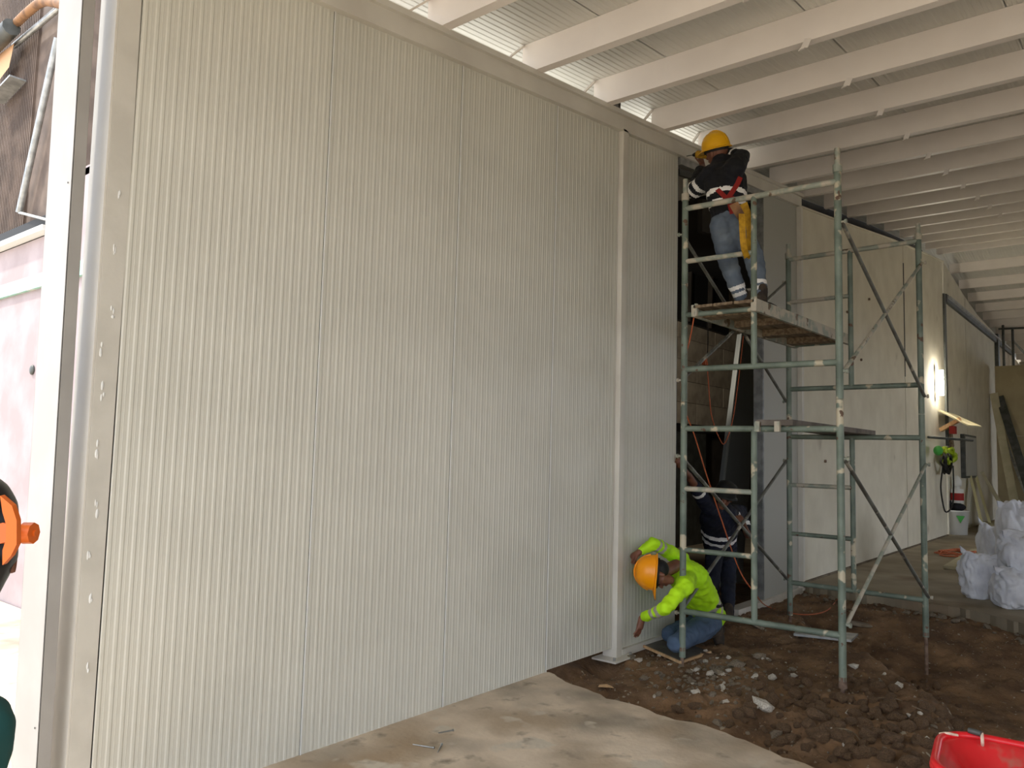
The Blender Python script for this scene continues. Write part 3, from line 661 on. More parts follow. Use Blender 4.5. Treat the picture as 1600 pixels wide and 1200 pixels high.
blob('trousers', tr_, [M_jeans], p, .008, 3, None, .008)
mb = MB(); 
for q in range(1): mb.tube([hip.lerp(bel, .62)+Vector((cos(t)*.135*.9, sin(t)*.165, sin(t*1)*0)) for t in [2*pi*i/20 for i in range(21)]], .018, 6)
mb.build('belt', M_black, p)
for a_ in (anN, anF): boot(p, a_+Vector((.0, 0, .0)), (.1, 0, -1), (-1, 0, .1), M_boot, .17)
hard_hat(p, hd, hf, hu, M_hat_o, 1.08)
eyes(p, hd, hf, hu)
mb = MB(); mb.ell(hd+hu*.01-hf*.035, .078, .08, .08, 14, 10); mb.build('hair', M_black, p)
# ------------------------------------------------------------------ worker behind, in the opening
p = thing('person', Vector((8.1, .2, -.1)), 'worker in navy shirt with white reflective bands and black cap leaning in the doorway', 'person')
ft1 = A(1134, 975, -.12); ft2 = A(1122, 950, .25)
hipC = A(1126, 858, .22); chC = A(1122, 805, .10); nk = A(1130, 788, .04); hd = A(1131, 778, -.02)
hu = (UP*1.0+Vector((0, -.35, 0))).normalized(); hf = Vector((-.85, -.45, -.30))
sL = A(1104, 788, .10); eL = A(1076, 744, .10); wL = A(1061, 726, .02)
sR = A(1156, 800, .12); eR = A(1168, 836, .0); wR = A(1159, 812, -.14)
hl = A(1116, 866, .20); hr = A(1138, 866, .24); kl = A(1112, 915, .20); kr = A(1138, 920, .05); al = A(1118, 955, .28); ar = A(1138, 965, -.05)
body = [(hipC, .09, chC, .11), (chC, .06, nk, .06), (nk, .055, hd, .055), (sL, .045, eL, .04), (eL, .037, wL, .028), (sR, .045, eR, .04), (eR, .037, wR, .028), (chC, .07, sL, .05), (chC, .07, sR, .05),
        (hipC, .08, hl, .07), (hipC, .08, hr, .07), (hl, .07, kl, .05), (kl, .05, al, .04), (hr, .07, kr, .05), (kr, .05, ar, .04)]
body += head_bones(hd, hf, hu, .98)+hand(wL, A(1055, 714, -.01)-wL, (-.3, -1, 0), 1, .15)+hand(wR, A(1154, 804, -.18)-wR, (-1, .3, -.3), 1, .8)
blob('body', body, [M_skin], p, .007, 2)
sh = [(hipC, .14, chC, .155, RT, 1.3), (chC, .155, nk, .07, RT, 1.2), (chC, .11, sL, .085), (chC, .11, sR, .085), (sL, .085, sL.lerp(eL, .62), .068), (sR, .085, sR.lerp(eR, .65), .068)]
Lt = (chC-hipC).length; dU = (chC-hipC).normalized()
def s2(c):
    wob = .035*sin((c-chC).dot(RT)*9)
    h = (c-hipC).dot(dU)+wob*.6
    if (Lt*.34 < h < Lt*.34+.055 or Lt*.34+.105 < h < Lt*.34+.16) and (c-hipC.lerp(chC, .5)).length < .34: return 1
    if band(c, sL, eL, (eL-sL).length*.40, (eL-sL).length*.40+.05, .12) or band(c, sR, eR, (eR-sR).length*.48, (eR-sR).length*.48+.05, .12): return 1
    return 0
blob('shirt', sh, [M_navy, M_bandw], p, .009, 3, s2, .010)
blob('trousers', [(hipC, .13, hipC-dU*.04, .13), (hl, .10, kl, .078), (kl, .078, al.lerp(kl, .18), .060), (hr, .10, kr, .078), (kr, .078, ar.lerp(kr, .18), .060)], [M_jeans_d], p, .009, 3, None, .008)
boot(p, ar+Vector((0, 0, -.0)), (-.4, -.8, 0), (0, 0, 1)); boot(p, al, (-.5, -.6, 0), (0, 0, 1))
mb = MB(); mb.lathe([(.112, -.02), (.116, .01), (.112, .06), (.095, .105), (.05, .125), (.001, .128)], hd+hu*.055, 22, hu, 0, hf, 1.12, .98); mb.lathe([(.108, -.015), (.142, -.03), (.144, -.024), (.110, -.005)], hd+hu*.055, 22, hu, 0, hf, 1.0, .95)
mb.build('cap', M_black, p); eyes(p, hd, hf, hu, .98)
# ------------------------------------------------------------------ worker on the platform
p = thing('person', Vector((6.45, -.85, PZ_+.065)), 'worker on the scaffold platform in dark shirt, yellow hard hat and red harness', 'person')
ZP = PZ_+.045
anL = A(1160, 458, -.80); anR = A(1190, 448, -1.0)
anL.z = ZP+.10; anR.z = ZP+.10
hipC = A(1140, 345, -.78); chC = A(1133, 285, -.72); nk = A(1130, 256, -.66); hd = A(1120, 240, -.58)
hu = (UP*1.0+Vector((-.25, 0, 0))).normalized(); hf = Vector((.25, 1.0, .05))
sR = A(1148, 262, -.84); eR = A(1159, 245, -.68); wR = A(1128, 238, -.44); sL = A(1112, 272, -.62); eL = A(1085, 298, -.42); wL = A(1098, 260, -.22)
hl = A(1129, 352, -.74); hr = A(1150, 350, -.84); kl = A(1137, 408, -.72); kr = A(1178, 402, -.90)
body = [(hipC, .09, chC, .11), (chC, .06, nk, .06), (nk, .055, hd, .055), (sR, .045, eR, .04), (eR, .037, wR, .028), (sL, .045, eL, .04), (eL, .037, wL, .028), (chC, .07, sL, .05), (chC, .07, sR, .05),
        (hipC, .08, hl, .07), (hipC, .08, hr, .07), (hl, .07, kl, .05), (kl, .05, anL, .04), (hr, .07, kr, .05), (kr, .05, anR, .04)]
gripc = A(1112, 240, -.40)
body += head_bones(hd, hf, hu, .98)+hand(wR, gripc-wR, (0, .2, -1), -1, .9)+hand(wL, Vector((.1, .3, 1)), (0, 1, 0), 1, .3)
blob('body', body, [M_skin], p, .006, 2)
sh = [(hipC+Vector((0, 0, .02)), .125, chC, .155, RT, 1.22), (chC, .155, nk, .09, RT, 1.25), (chC, .11, sL, .09), (chC, .11, sR, .09), (sR, .09, eR, .072), (eR, .072, wR, .045), (sL, .09, eL, .075), (eL, .075, wL.lerp(eL, .2), .055)]
dU = (chC-hipC).normalized(); Lt = (chC-hipC).length
def s3(c):
    h = (c-hipC).dot(dU)+.10*(c-hipC).dot(RT)
    if Lt*.28 < h < Lt*.28+.05 or Lt*.28+.11 < h < Lt*.28+.15: return 1
    if band(c, eL, sL, .06, .10, .12) or band(c, eL, sL, -.02, .015, .12) or band(c, eR, wR, .10, .13, .10): return 1
    return 0
shirt = blob('shirt', sh, [M_black_cloth, M_bandw], p, .009, 3, s3, .010)
def s4(c):
    for a_, k_ in ((anL, kl), (anR, kr)):
        if band(c, a_, k_, .06, .095, .13) or band(c, a_, k_, .12, .155, .13): return 1
    return 0
blob('trousers', [(hipC, .13, hipC+dU*.05, .12, (1, -.6, 0), 1.15), (hl, .112, kl, .085), (kl, .085, anL.lerp(kl, .16), .064), (hr, .112, kr, .085), (kr, .085, anR.lerp(kr, .16), .064)], [M_jeans_l, M_bandw], p, .009, 3, s4, .009)
boot(p, anL-Vector((0, 0, .02)), (.1, .9, 0), (0, 0, 1)); boot(p, anR-Vector((0, 0, .02)), (.95, -.25, 0), (0, 0, 1))
hard_hat(p, hd, hf, hu, M_hat_y, 1.0); eyes(p, hd, hf, hu, .98)
mb = MB()
def on_back(px, py, off=.0): return A(px, py, -.9+off)
def webbing(pts, wd, m, name, nrm=None):
    mb = MB(); pts = curve_pts(pts, 5); n_ = nrm or (-FW)
    vs = []
    for i, q in enumerate(pts):
        d = (pts[min(i+1, len(pts)-1)]-pts[max(i-1, 0)]).normalized(); s_ = d.cross(n_).normalized()*wd/2; t_ = n_*.003
        vs += [q-s_, q+s_, q+s_+t_, q-s_+t_]
    fs = [(i*4+j, i*4+(j+1) % 4, i*4+4+(j+1) % 4, i*4+4+j) for i in range(len(pts)-1) for j in range(4)]
    mb.add(vs, fs); return mb.build(name, m, p)
def proj(px, py):
    """point on the shirt surface in front of the torso axis as seen here, placed by ray cast on the shirt mesh"""
    d = _ray(px, py).normalized(); o_ = shirt; org = CAM - p.location*0
    ok, loc, nr, ix = o_.ray_cast(org, d)
    return (loc+nr*.008) if ok else A(px, py, -.92)
bpy.context.view_layer.update()
webbing([proj(1121, 296), proj(1128, 304), proj(1135, 311), proj(1141, 320)], .042, M_strap, 'harness_strap')
webbing([proj(1156, 276), proj(1151, 288), proj(1144, 300), proj(1136, 312)], .042, M_strap, 'harness_strap')
webbing([proj(1140, 308), proj(1143, 322), proj(1146, 334)], .07, M_strap, 'harness_strap')
webbing([A(1146, 318, -1.0), A(1153, 330, -1.03), A(1160, 342, -1.03)], .075, M_pipe, 'tool_pouch')
webbing([A(1161, 318, -1.02), A(1170, 345, -1.04), A(1173, 370, -1.04), A(1168, 392, -1.03), A(1165, 402, -1.03)], .07, M_lany, 'lanyard')
webbing([A(1159, 334, -1.05), A(1160, 360, -1.06), A(1162, 385, -1.06), A(1167, 402, -1.05)], .05, M_lany, 'lanyard')
# drill
p = thing('power_drill', A(1112, 243, -.36), 'yellow and black cordless drill held to the eaves beam by the top worker', 'drill')
tip = A(1073, 244, -.05); g0 = A(1090, 241, -.24); g1 = A(1112, 243, -.40); dd = (tip-g0).normalized()
mb = MB(); mb.tube([g1, g0], .036, 12); mb.build('motor_housing', M_lany, p)
mb = MB(); mb.tube([g0, g0.lerp(tip, .35)], .028, 12, r1=.016); mb.build('chuck', M_black, p)
mb = MB(); mb.tube([g0.lerp(tip, .35), tip], .005, 6); mb.build('bit', M_dsteel, p)
gm = g0.lerp(g1, .85); lo = A(1117, 263, -.42)
mb = MB(); mb.tube([gm, lo], .022, 10); mb.build('grip', M_lany, p)
mb = MB(); mb.box(-.04, .04, -.04, .04, -.03, .03); q = mb.build('battery', M_black, p); q.location = lo-p.location+Vector((0, 0, -.02)); q.matrix_parent_inverse = Matrix()
# ------------------------------------------------------------------ welder at the frame edge
p = thing('person', Vector((.47, -1.84, 0)), 'person at the left frame edge in a teal shirt and black welding helmet', 'person')
hd = Vector((.478, -1.856, 1.40)); hf = Vector((.35, .9, -.3)); hu = Vector((0, 0, 1)); b0 = Vector((.47, -1.82, 0))
def P_(x, y, z): return b0+Vector((x, y, z))
body = [(P_(0, 0, .90), .11, P_(0, 0, 1.1), .11), (P_(0, 0, 1.1), .07, P_(0, 0, 1.22), .05), (P_(0, 0, 1.2), .05, hd, .055)]+head_bones(hd, hf, hu)
wl = P_(-.30, .12, .72); wr = P_(.02, .33, .78)
L_ = Vector((.93, -.36, 0))
shl = CAM+_ray(-330, 1130)*1.42; shr = CAM+_ray(-42, 1150)*1.40
el_l = shl+Vector((-.03, .0, -.28)); el_r = shr+Vector((-.02, .03, -.28))
wl = el_l+Vector((.05, .2, -.08)); wr = el_r+Vector((.03, .2, -.05))
body += [(P_(0, 0, 1.12), .06, shl, .05), (shl, .05, el_l, .038), (el_l, .036, wl, .027), (P_(0, 0, 1.12), .06, shr, .05), (shr, .05, el_r, .038), (el_r, .036, wr, .027)]
body += hand(wl, (.2, 1, -.2), (0, -.2, -1), 1, .4)+hand(wr, (.2, 1, -.2), (0, -.2, -1), -1, .4)
lg = []
for s_ in (-1, 1):
    h_ = P_(-.02, 0, .86)+L_*.0+Vector((-.05, .09*s_, 0)); k_ = h_+Vector((.02, .02, -.40)); a_ = k_+Vector((-.02, -.02, -.37))
    body += [(P_(0, 0, .9), .08, h_, .075), (h_, .075, k_, .052), (k_, .05, a_, .038)]; lg += [(P_(-.02, 0, .92), .12, h_, .10), (h_, .10, k_, .075), (k_, .072, a_, .06)]
    boot(p, a_, (.3, .9, 0), (0, 0, 1))
blob('body', body, [M_skin], p, .008, 2)
blob('shirt', [(P_(-.03, 0, .90), .12, P_(-.03, 0, 1.08), .125, (0, 1, 0), 1.05), (P_(-.03, 0, 1.08), .11, P_(0, 0, 1.17), .06), (P_(-.03, 0, 1.08), .08, shl, .07), (P_(-.03, 0, 1.08), .08, shr, .07), (shl, .07, el_l, .058), (el_l, .056, wl, .045), (shr, .07, el_r, .058), (el_r, .056, wr, .045)], [M_teal], p, .01, 3, None, .008)
blob('trousers', lg, [M_jeans_d], p, .01, 3, None, .008)
hx = hd+Vector((-.02, .02, 0))
mb = MB(); c0 = AX(-62, 880, .45)
hc = CAM+(_ray(-68, 868)*1.40)
hlm = blob('welding_helmet', [(hc+Vector((0, 0, .065)), .094, hc+Vector((-.01, 0, -.07)), .080), (hc+Vector((0, 0, .0)), .098, hc+Vector((-.01, 0, -.13)), .055)], [M_helm], p, .008, 10)
mb = MB(); k0 = CAM+_ray(25, 833)*1.40; k1 = CAM+_ray(40, 833)*1.40; k2 = CAM+_ray(54, 833)*1.40; kb = CAM+_ray(2, 833)*1.36
mb.tube([kb, k0], .018, 10); mb.tube([k0, k1], .007, 8); mb.build('pivot', M_knob, hlm)
mb = MB(); mb.tube([CAM+_ray(36, 833)*1.40, CAM+_ray(53, 833)*1.40], .019, 8); mb.tube([CAM+_ray(53, 833)*1.40, k2+RT*.003], .006, 8); mb.build('tension_knob', M_knob, hlm)
mb = MB(); vs = []
arc = [(.00, .062), (.02, .045), (.028, .02), (.028, -.02), (.018, -.04), (.004, -.055)]
oc = CAM+_ray(0, 832)*1.315
pts = [oc+RT*a+UP*b for a, b in arc]+[oc+RT*.004+UP*-.03, oc+RT*.010+UP*-.012, oc+RT*.010+UP*.014, oc+RT*.004+UP*.034]
nn = len(pts); mb.add(pts+[q+FW*.012 for q in pts], [tuple(range(nn))[::-1], tuple(range(nn, 2*nn))]+[(i, (i+1) % nn, (i+1) % nn+nn, i+nn) for i in range(nn)]); mb.build('side_plate', M_knob, hlm)
# ------------------------------------------------------------------ white rubble sacks
def sack(c, sx, sy, sz, label, rot=0, tilt=0, seed=0, ear=0):
    bm = bmesh.new(); bmesh.ops.create_cube(bm, size=2); bmesh.ops.subdivide_edges(bm, edges=bm.edges, cuts=20, use_grid_fill=True)
    for v in bm.verts:
        x, y, z = v.co; q = Vector((x, y, z)); r = (abs(x)**3.2+abs(y)**3.2+abs(z)**3.2)**(1/3.2); s_ = q/r
        pin = max(0, s_.z-.55)/.45; fl = (1-.55*pin); s_.y *= fl; s_.x *= (1+.10*pin)
        if ear: s_.z += ear*pin*(abs(s_.x)**2)*.5*(1 if s_.x < 0 else .5)
        fold = abs(noise.noise(Vector((s_.x*3.2+seed, s_.y*3.2, s_.z*2.0))))**.6
        bl_ = -.10*(1-fold)**2+.12*noise.noise(s_*1.6+Vector((seed, 0, 0)))+.06*noise.noise(s_*4+Vector((seed, 2, 0)))+.03*noise.noise(s_*9+Vector((seed, 5, 0)))
        s_ *= 1+bl_; 
        if s_.z < -.85: s_.z = -.85
        v.co = Vector((s_.x*sx, s_.y*sy, s_.z*sz+.85*sz))
    me = bpy.data.meshes.new('rubble_sack'); bm.to_mesh(me); bm.free(); me.materials.append(M_sack)
    for f in me.polygons: f.use_smooth = True
    o = bpy.data.objects.new('rubble_sack', me); COL.objects.link(o); o.location = c; o.rotation_euler = (tilt, 0, rot)
    mb = MB(); t = Vector((0, 0, 1.75*sz)); zz = sz*1.66
    n = 9; vs = []
    for k in range(n):
        u = -1+2*k/(n-1); h = zz+ear*sz*.35*abs(u)**2*(1 if u < 0 else .5)+.015*sin(k*2.1+seed)
        vs += [(u*sx*.95, -.012, h-.05), (u*sx*1.02, -.016+.01*sin(k*3+seed), h+.035), (u*sx*1.02, .004+.01*sin(k*3+seed), h+.04), (u*sx*.95, .012, h-.05)]
    mb.add(vs, [(i*4+j, i*4+(j+1) % 4, i*4+4+(j+1) % 4, i*4+4+j) for i in range(n-1) for j in range(4)], 0, True)
    s_ = mb.build('sack_mouth', M_sack, None); s_.parent = o; s_.rotation_euler = (0, 0, 0)
    return tag(o, label, 'sack')
yawc = -.9
sk = lambda px, py: G(px, py, FZ)
S = [((1537, 934), .26, .19, .27, 'white woven rubble sack standing leftmost at the slab edge', yawc, 1, 1.1),
     ((1598, 950), .30, .22, .24, 'white rubble sack lying lowest at the right frame edge', yawc, 2, .0),
     ((1558, 893), .26, .20, .36, 'white rubble sack standing behind the leftmost one with a raised corner', yawc, 3, 1.2)]
for (px, py), a_, b_, c_, lb, r_, sd_, er in S: sack(sk(px, py), a_, b_, c_, lb, r_, 0, sd_, er)
q = sk(1604, 948); sack(Vector((q.x+.05, q.y-.02, FZ+.36)), .30, .22, .26, 'white rubble sack stacked on the lying one at the right edge', yawc+.1, 0, 5, .2)
q = sk(1598, 905); sack(Vector((q.x+.1, q.y+.05, FZ+.0)), .28, .22, .58, 'tallest white rubble sack at the back of the sack pile', yawc, 0, 6, .3)
# boards lying on the far floor beside the sacks
p0 = G(1475, 888, FZ); 
mb = MB(); q4 = [G(1474, 889, FZ), G(1520, 893, FZ), G(1560, 860, FZ), G(1518, 862, FZ)]
mb.hexa([Vector((v.x, v.y, FZ+.004)) for v in q4], [Vector((v.x, v.y, FZ+.05)) for v in q4]); tag(mb.build('loose_board', M_drywall), 'grey board with a yellow edge lying on the far floor by the sacks', 'board')
mb = MB(); q4 = [G(1530, 835, FZ), G(1575, 838, FZ), G(1580, 824, FZ), G(1534, 824, FZ)]
mb.hexa([Vector((v.x, v.y, FZ+.004)) for v in q4], [Vector((v.x, v.y, FZ+.16)) for v in q4]); tag(mb.build('board_stack', M_drywall), 'low grey board stack on the floor behind the white sacks', 'board')
r_ = random.Random(3); pts = []
cc = G(1500, 866, FZ+.02)
for i in range(44): a_ = i*.75; rr = .28+.1*sin(i*1.3); pts.append(cc+Vector((rr*1.5*cos(a_), rr*sin(a_), .012*(i % 5))))
cord('coiled_cord', pts, .012, M_orange, 'tangled orange cord lying on the far floor left of the sacks', 'cord', 3)
# ------------------------------------------------------------------ things by the far wall
p = thing('tube_lamp', A(1470, 598, -.10), 'glowing white fluorescent tube lamp mounted upright on the far wall track', 'lamp')
lp = A(1470, 598, -.16)
mb = MB(); mb.tube([Vector((lp.x, -.16, lp.z-.26)), Vector((lp.x, -.16, lp.z+.26))], .055, 10); mb.build('tube', M_lamp, p)
mb = MB(); mb.box(lp.x-.06, lp.x+.06, -.10, -.085, lp.z-.34, lp.z+.34); mb.build('fitting', M_white, p)
p = thing('wall_shelf', A(1470, 660, -.05), 'tilted pale board shelf on a timber bracket below the glowing tube lamp', 'shelf')
c1, c2, c3, c4 = A(1466, 640, -.06), A(1490, 646, -.06), AX(1534, 666, 18.6), AX(1513, 664, 18.3)
mb = MB(); e_ = Vector((0, 0, -.03)); mb.hexa([c4+e_, c3+e_, c2+e_, c1+e_], [c4, c3, c2, c1]); mb.build('board', M_drywall, p)
mb = MB(); mb.bar(A(1470, 672, -.08), AX(1500, 655, 18.55), .08, .08); mb.build('bracket', M_wood_l, p)
mb = MB(); mb.bar(A(1484, 668, -.1), A(1488, 700, -.1), .05, .2); mb.build('upright', M_wood, p)
mb = MB(); mb.box(-.12, .12, -.05, .05, -.08, .08); q = mb.build('red_block', M_strap, p); q.matrix_parent_inverse = Matrix(); q.location = AX(1489, 672, 18.5)-p.location
mb = MB(); mb.tube([A(1450, 683, -.1), AX(1520, 688, 18.2)], .025, 8); tag(mb.build('steel_bar', M_dsteel), 'thin dark horizontal bar sticking out below the tilted shelf', 'bar')
p = thing('electrical_box', A(1508, 715, -.05), 'tall grey electrical cabinet fixed to the far wall right of the hose', 'cabinet')
a_ = A(1500, 678, -.04); b_ = A(1519, 746, -.04)
mb = MB(); mb.box(a_.x, b_.x+.15, -.13, -.04, b_.z, a_.z); mb.build('case', M_dsteel, p, .01)
mb = MB(); mb.box(a_.x+.10, b_.x+.05, -.14, -.13, b_.z+.05, a_.z-.05); mb.build('door', M_panel_far, p, .005)
p = thing('hose_coil', A(1480, 715, -.1), 'lime green hose and black cable coiled on a wall hook below the shelf', 'hose')
hc_ = A(1482, 712, -.2); mb = MB()
pts = [hc_+Vector((.62*cos(t)*(.8+.2*sin(t*3.1)), .05*sin(t*1.7), .17*sin(t)*(.8+.25*cos(t*2.3)))) for t in [i*.55 for i in range(60)]]
mb.tube(curve_pts(pts, 3), .03, 6); mb.build('hose', M_hose, p)
mb = MB(); pts = [hc_+Vector((-.35+.42*cos(t)*(.8+.2*sin(t*3.7)), -.03+.04*sin(t*1.3), -.15+.22*sin(t)*(.8+.25*cos(t*2.9)))) for t in [i*.6 for i in range(50)]]
mb.tube(curve_pts(pts, 3), .022, 6); mb.build('cable', M_black_cable, p)
mb = MB(); mb.tube(curve_pts([A(1473, 730, -.15), A(1470, 760, -.15), A(1473, 785, -.15), A(1478, 800, -.2), A(1488, 790, -.25), A(1490, 760, -.2), A(1489, 728, -.15)]), .016, 6); mb.build('cable_loop', M_black_cable, p)
mb = MB(); mb.ell(A(1466, 704, -.25), .22, .08, .10); mb.build('reel', M_green, p)
bk = G(1497, 835, FZ)
p = thing('bucket', bk, 'white paint bucket with a green mark standing at the far wall foot', 'bucket')
mb = MB(); mb.lathe([(.001, .0), (.19, .0), (.22, .50), (.235, .50), (.235, .53), (.20, .53), (.18, .03)], bk+Vector((0, 0, .002)), 20); mb.build('pail', M_white, p)
mb = MB(); dv = (CAM-bk); dv.z = 0; dv.normalize(); sdv = Vector((-dv.y, dv.x, 0)); t = bk+dv*.215+Vector((0, 0, .42))
mb.add([t-sdv*.03, t+sdv*.14, t+sdv*.05+Vector((0, 0, -.16))], [(0, 1, 2)]); mb.add([t-sdv*.03+dv*.005, t+sdv*.14+dv*.005, t+sdv*.05+dv*.005+Vector((0, 0, -.16))], [(0, 1, 2)]); mb.build('green_mark', M_green, p)
mb = MB(); mb.tube([bk+Vector((0, 0, .54))+sdv*-.02, bk+Vector((0, -.02, .70))+sdv*.25*-1], .10, 8); mb.ell(bk+Vector((0, 0, .60)), .17, .17, .09); tag(mb.build('power_tool', M_black_cloth), 'black power tool lying across the top of the white bucket', 'tool')
mb = MB(); t = bk+Vector((0, 0, .69)); mb.lathe([(.001, 0), (.13, 0), (.13, .14), (.13, .30), (.06, .32), (.06, .36), (.001, .36)], t, 16); o = mb.build('caulk_can', [M_white]); tag(o, 'white can with a red label stacked on the tool over the bucket', 'can')
mb = MB(); mb.lathe([(.133, .06), (.133, .22)], t, 16); q = mb.build('red_label', M_strap, None); q.parent = o
mb = MB(); t2 = t+Vector((0, 0, .365)); mb.lathe([(.001, 0), (.09, 0), (.10, .12), (.06, .20), (.03, .24), (.001, .24)], t2, 14); tag(mb.build('white_bottle', M_white), 'small white bottle topping the can stack on the bucket', 'bottle')
for i, (x0, x1, lb) in enumerate(((1517, 1537, 'pale board strip leaning leftmost against the far wall'), (1526, 1549, 'pale board strip leaning second from left on the far wall'))):
    a_ = A(x0, 747, -.12); b_ = A(x1, 818, -.5); b_.z = FZ+.01
    mb = MB(); mb.bar(b_, a_, .22, .06, (0, 1, 0)); tag(mb.build('leaning_strip', mat('yellow_edge_board', (206, 198, 150), .8)), lb, 'board')
a_ = A(1540, 747, -.30); b_ = A(1574, 806, -.85)
mb = MB(); mb.bar(b_, a_, .5, .07, (.3, 1, 0)); tag(mb.build('leaning_board', M_drywall), 'wide grey board leaning behind the sacks against the far wall', 'board')
for i, (q0, q1, yy, m_, lb) in enumerate((((1553, 615), (1586, 790), -.12, M_drywall, 'long pale stud profile leaning leftmost at the tan partition'), ((1562, 620), (1600, 740), -.3, M_dsteel, 'long grey steel profile leaning in the middle at the tan partition'), ((1568, 680), (1604, 775), -.35, M_alu, 'bright galvanised profile leaning rightmost at the tan partition'))):
    a_ = AX(*q0, 25.8); b_ = AX(*q1, 24.4); b2 = AX(q1[0]+6, q1[1]+30, 24.2)
    d_ = (b_-a_).normalized(); e_ = a_+d_*((FZ+.05-a_.z)/d_.z)
    mb = MB(); mb.bar(e_, a_, .2 if i < 2 else .07, .06, (1, 0, 0)); tag(mb.build('metal_profile', m_), lb, 'profile')
mb = MB(); p0 = AX(1556, 775, 25.6)
# distant scaffold behind the partition
p = thing('far_scaffold', Vector((26.6, -.6, 0)), 'distant grey scaffold rising behind the tan board partition', 'scaffold')
for px, py in ((1567, 508), (1582, 515)): 
    t = AX(px, py, 26.6); mb = MB(); mb.tube([Vector((t.x, t.y, FZ)), t], .035, 8); mb.build('post', M_dsteel, p)
mb = MB(); mb.tube([AX(1560, 514, 26.6), AX(1612, 512, 26.6)], .03, 8); mb.build('rung', M_dsteel, p)
mb = MB(); mb.tube([AX(1583, 532, 26.65), AX(1608, 560, 26.65)], .03, 8); mb.build('diagonal_tube', M_alu, p)
# ------------------------------------------------------------------ stones, clods, gravel
def rock_mesh(name, m, seed, sub=2, flat=.7):
    bm = bmesh.new(); bmesh.ops.create_icosphere(bm, subdivisions=sub, radius=1)
    for v in bm.verts:
        q = v.co.copy(); k = 1+.5*noise.noise(q*1.3+Vector((seed*3.1, 0, 0)))+.30*noise.noise(q*2.9+Vector((0, seed*2.7, 0)))
        v.co = Vector((q.x*k, q.y*k*.8, q.z*k*flat))
    me = bpy.data.meshes.new(name); bm.to_mesh(me); bm.free(); me.materials.append(m); return me
def on_ground(px, py):
    z = -.08
    for _ in range(6): g = G(px, py, z); z = dirt_z(g.x, g.y)
    return Vector((g.x, g.y, z))
RK = [rock_mesh('stone', M_stone, i, 1) for i in range(5)]; RL = [rock_mesh('stone', M_stone_l, i+9, 1) for i in range(4)]; CL = [rock_mesh('dirt_clod', M_clod, i+20, 2, .75) for i in range(5)]
def put(me, name, px, py, r, label, cat, group=None):
    g = on_ground(px, py); o = bpy.data.objects.new(name, me); COL.objects.link(o)
    o.location = (g.x, g.y, g.z+r*.25); o.scale = (r, r, r*.85); o.rotation_euler = (rnd.uniform(-.4, .4), rnd.uniform(-.4, .4), rnd.uniform(0, 6)); return tag(o, label, cat, group)
big = [(1184, 1030, .065, RK[0], 'domed grey stone lying alone right of the kneeling worker'), (1150, 1041, .07, RK[1], 'grey rubble chunk right of the near scaffold foot'), (1122, 1052, .06, RK[2], 'grey broken stone in front of the kneeling worker boots'),
       (1193, 1105, .075, RL[0], 'pale stone with white dust in the middle of the dirt'), (1179, 1108, .04, RL[1], 'white plaster lump left of the pale stone'), (1122, 1132, .05, RK[3], 'tan rounded stone at the slab edge'),
       (1322, 1158, .03, RL[2], 'white chip in the dirt in front of the near right scaffold leg'), (1370, 1145, .045, RK[4], 'pale grey stone among clods near the red tray'), (1404, 1075, .045, RL[3], 'flat yellowish stone on the mound edge'),
       (1186, 980, .09, RK[1], 'flat grey slab shard behind the kneeling worker'), (1334, 1036, .045, RL[1], 'pale stone right behind the near right scaffold leg'), (1207, 1060, .045, RL[2], 'white chip pile above the pale dusted stone'), (1212, 1150, .05, RK[2], 'dark grey stone half buried by the slab edge'),
       (1007, 1062, .045, RK[0], 'grey stone near the slab corner under the column'), (985, 1030, .05, RK[3], 'broken grey stone by the column base plate'), (948, 1078, .055, mat and rock_mesh('stone', M_wood_l, 40, 1, .3), 'flat tan shard on the dirt beside the slab corner')]
for px, py, r, me, lb in big: put(me, 'stone', px, py, r, lb, 'stone')
for i in range(150):
    if i < 100: px = rnd.gauss(1110, 55); py = rnd.gauss(1062, 26)
    else: px = rnd.uniform(960, 1460); py = rnd.uniform(1010, 1190)
    g = on_ground(px, py)
    if g.x < 4.9 or g.x > 8 or g.y > -.1 or g.y < mound_y(g.x): continue
    put(rnd.choice(RK+RK+RL), 'stone', px, py, rnd.uniform(.012, .036), 'small broken grey stone scattered in the dirt before the scaffold', 'stone', 'small rubble stones in the dirt')
for i in range(130):
    px = rnd.gauss(1105, 50); py = rnd.gauss(1058, 15)
    g = on_ground(px, py)
    if g.x < 4.9 or g.x > 8 or g.y > -.12: continue
    put(rnd.choice(RK), 'stone', px, py, rnd.uniform(.008, .022), 'small broken grey stone scattered in the dirt before the scaffold', 'stone', 'small rubble stones in the dirt')
for i in range(46):
    t_ = rnd.random(); y_ = lerp(-.1, -2.7, t_); x_ = pw(-y_, [(.1, 10.3), (.55, 10.0), (1.2, 9.93), (1.87, 9.84), (2.5, 9.4), (3.6, 9.1)])-rnd.uniform(.02, .30); r = rnd.uniform(.02, .055)
    o = bpy.data.objects.new('stone', rnd.choice(RK)); COL.objects.link(o); o.location = (x_, y_, dirt_z(x_, y_)+r*.3); o.scale = (r, r, r*.8); o.rotation_euler = (0, .3, rnd.uniform(0, 6))
    tag(o, 'broken stone lying at the foot of the far slab edge', 'stone', 'stones along the far slab edge')
for i in range(210):
    px = rnd.gauss(1330, 90); py = rnd.gauss(1130, 38)
    if i > 130: px = rnd.uniform(1150, 1500); py = rnd.uniform(1060, 1200)
    g = on_ground(px, py)
    if g.x < 4.75 or g.x > 8.5 or py > 1240 or g.y > -.3: continue
    put(rnd.choice(CL), 'dirt_clod', px, py, rnd.uniform(.02, .06), 'brown clod of loose earth on the mound before the scaffold', 'clod', 'loose earth clods on the mound')
mb = MB()
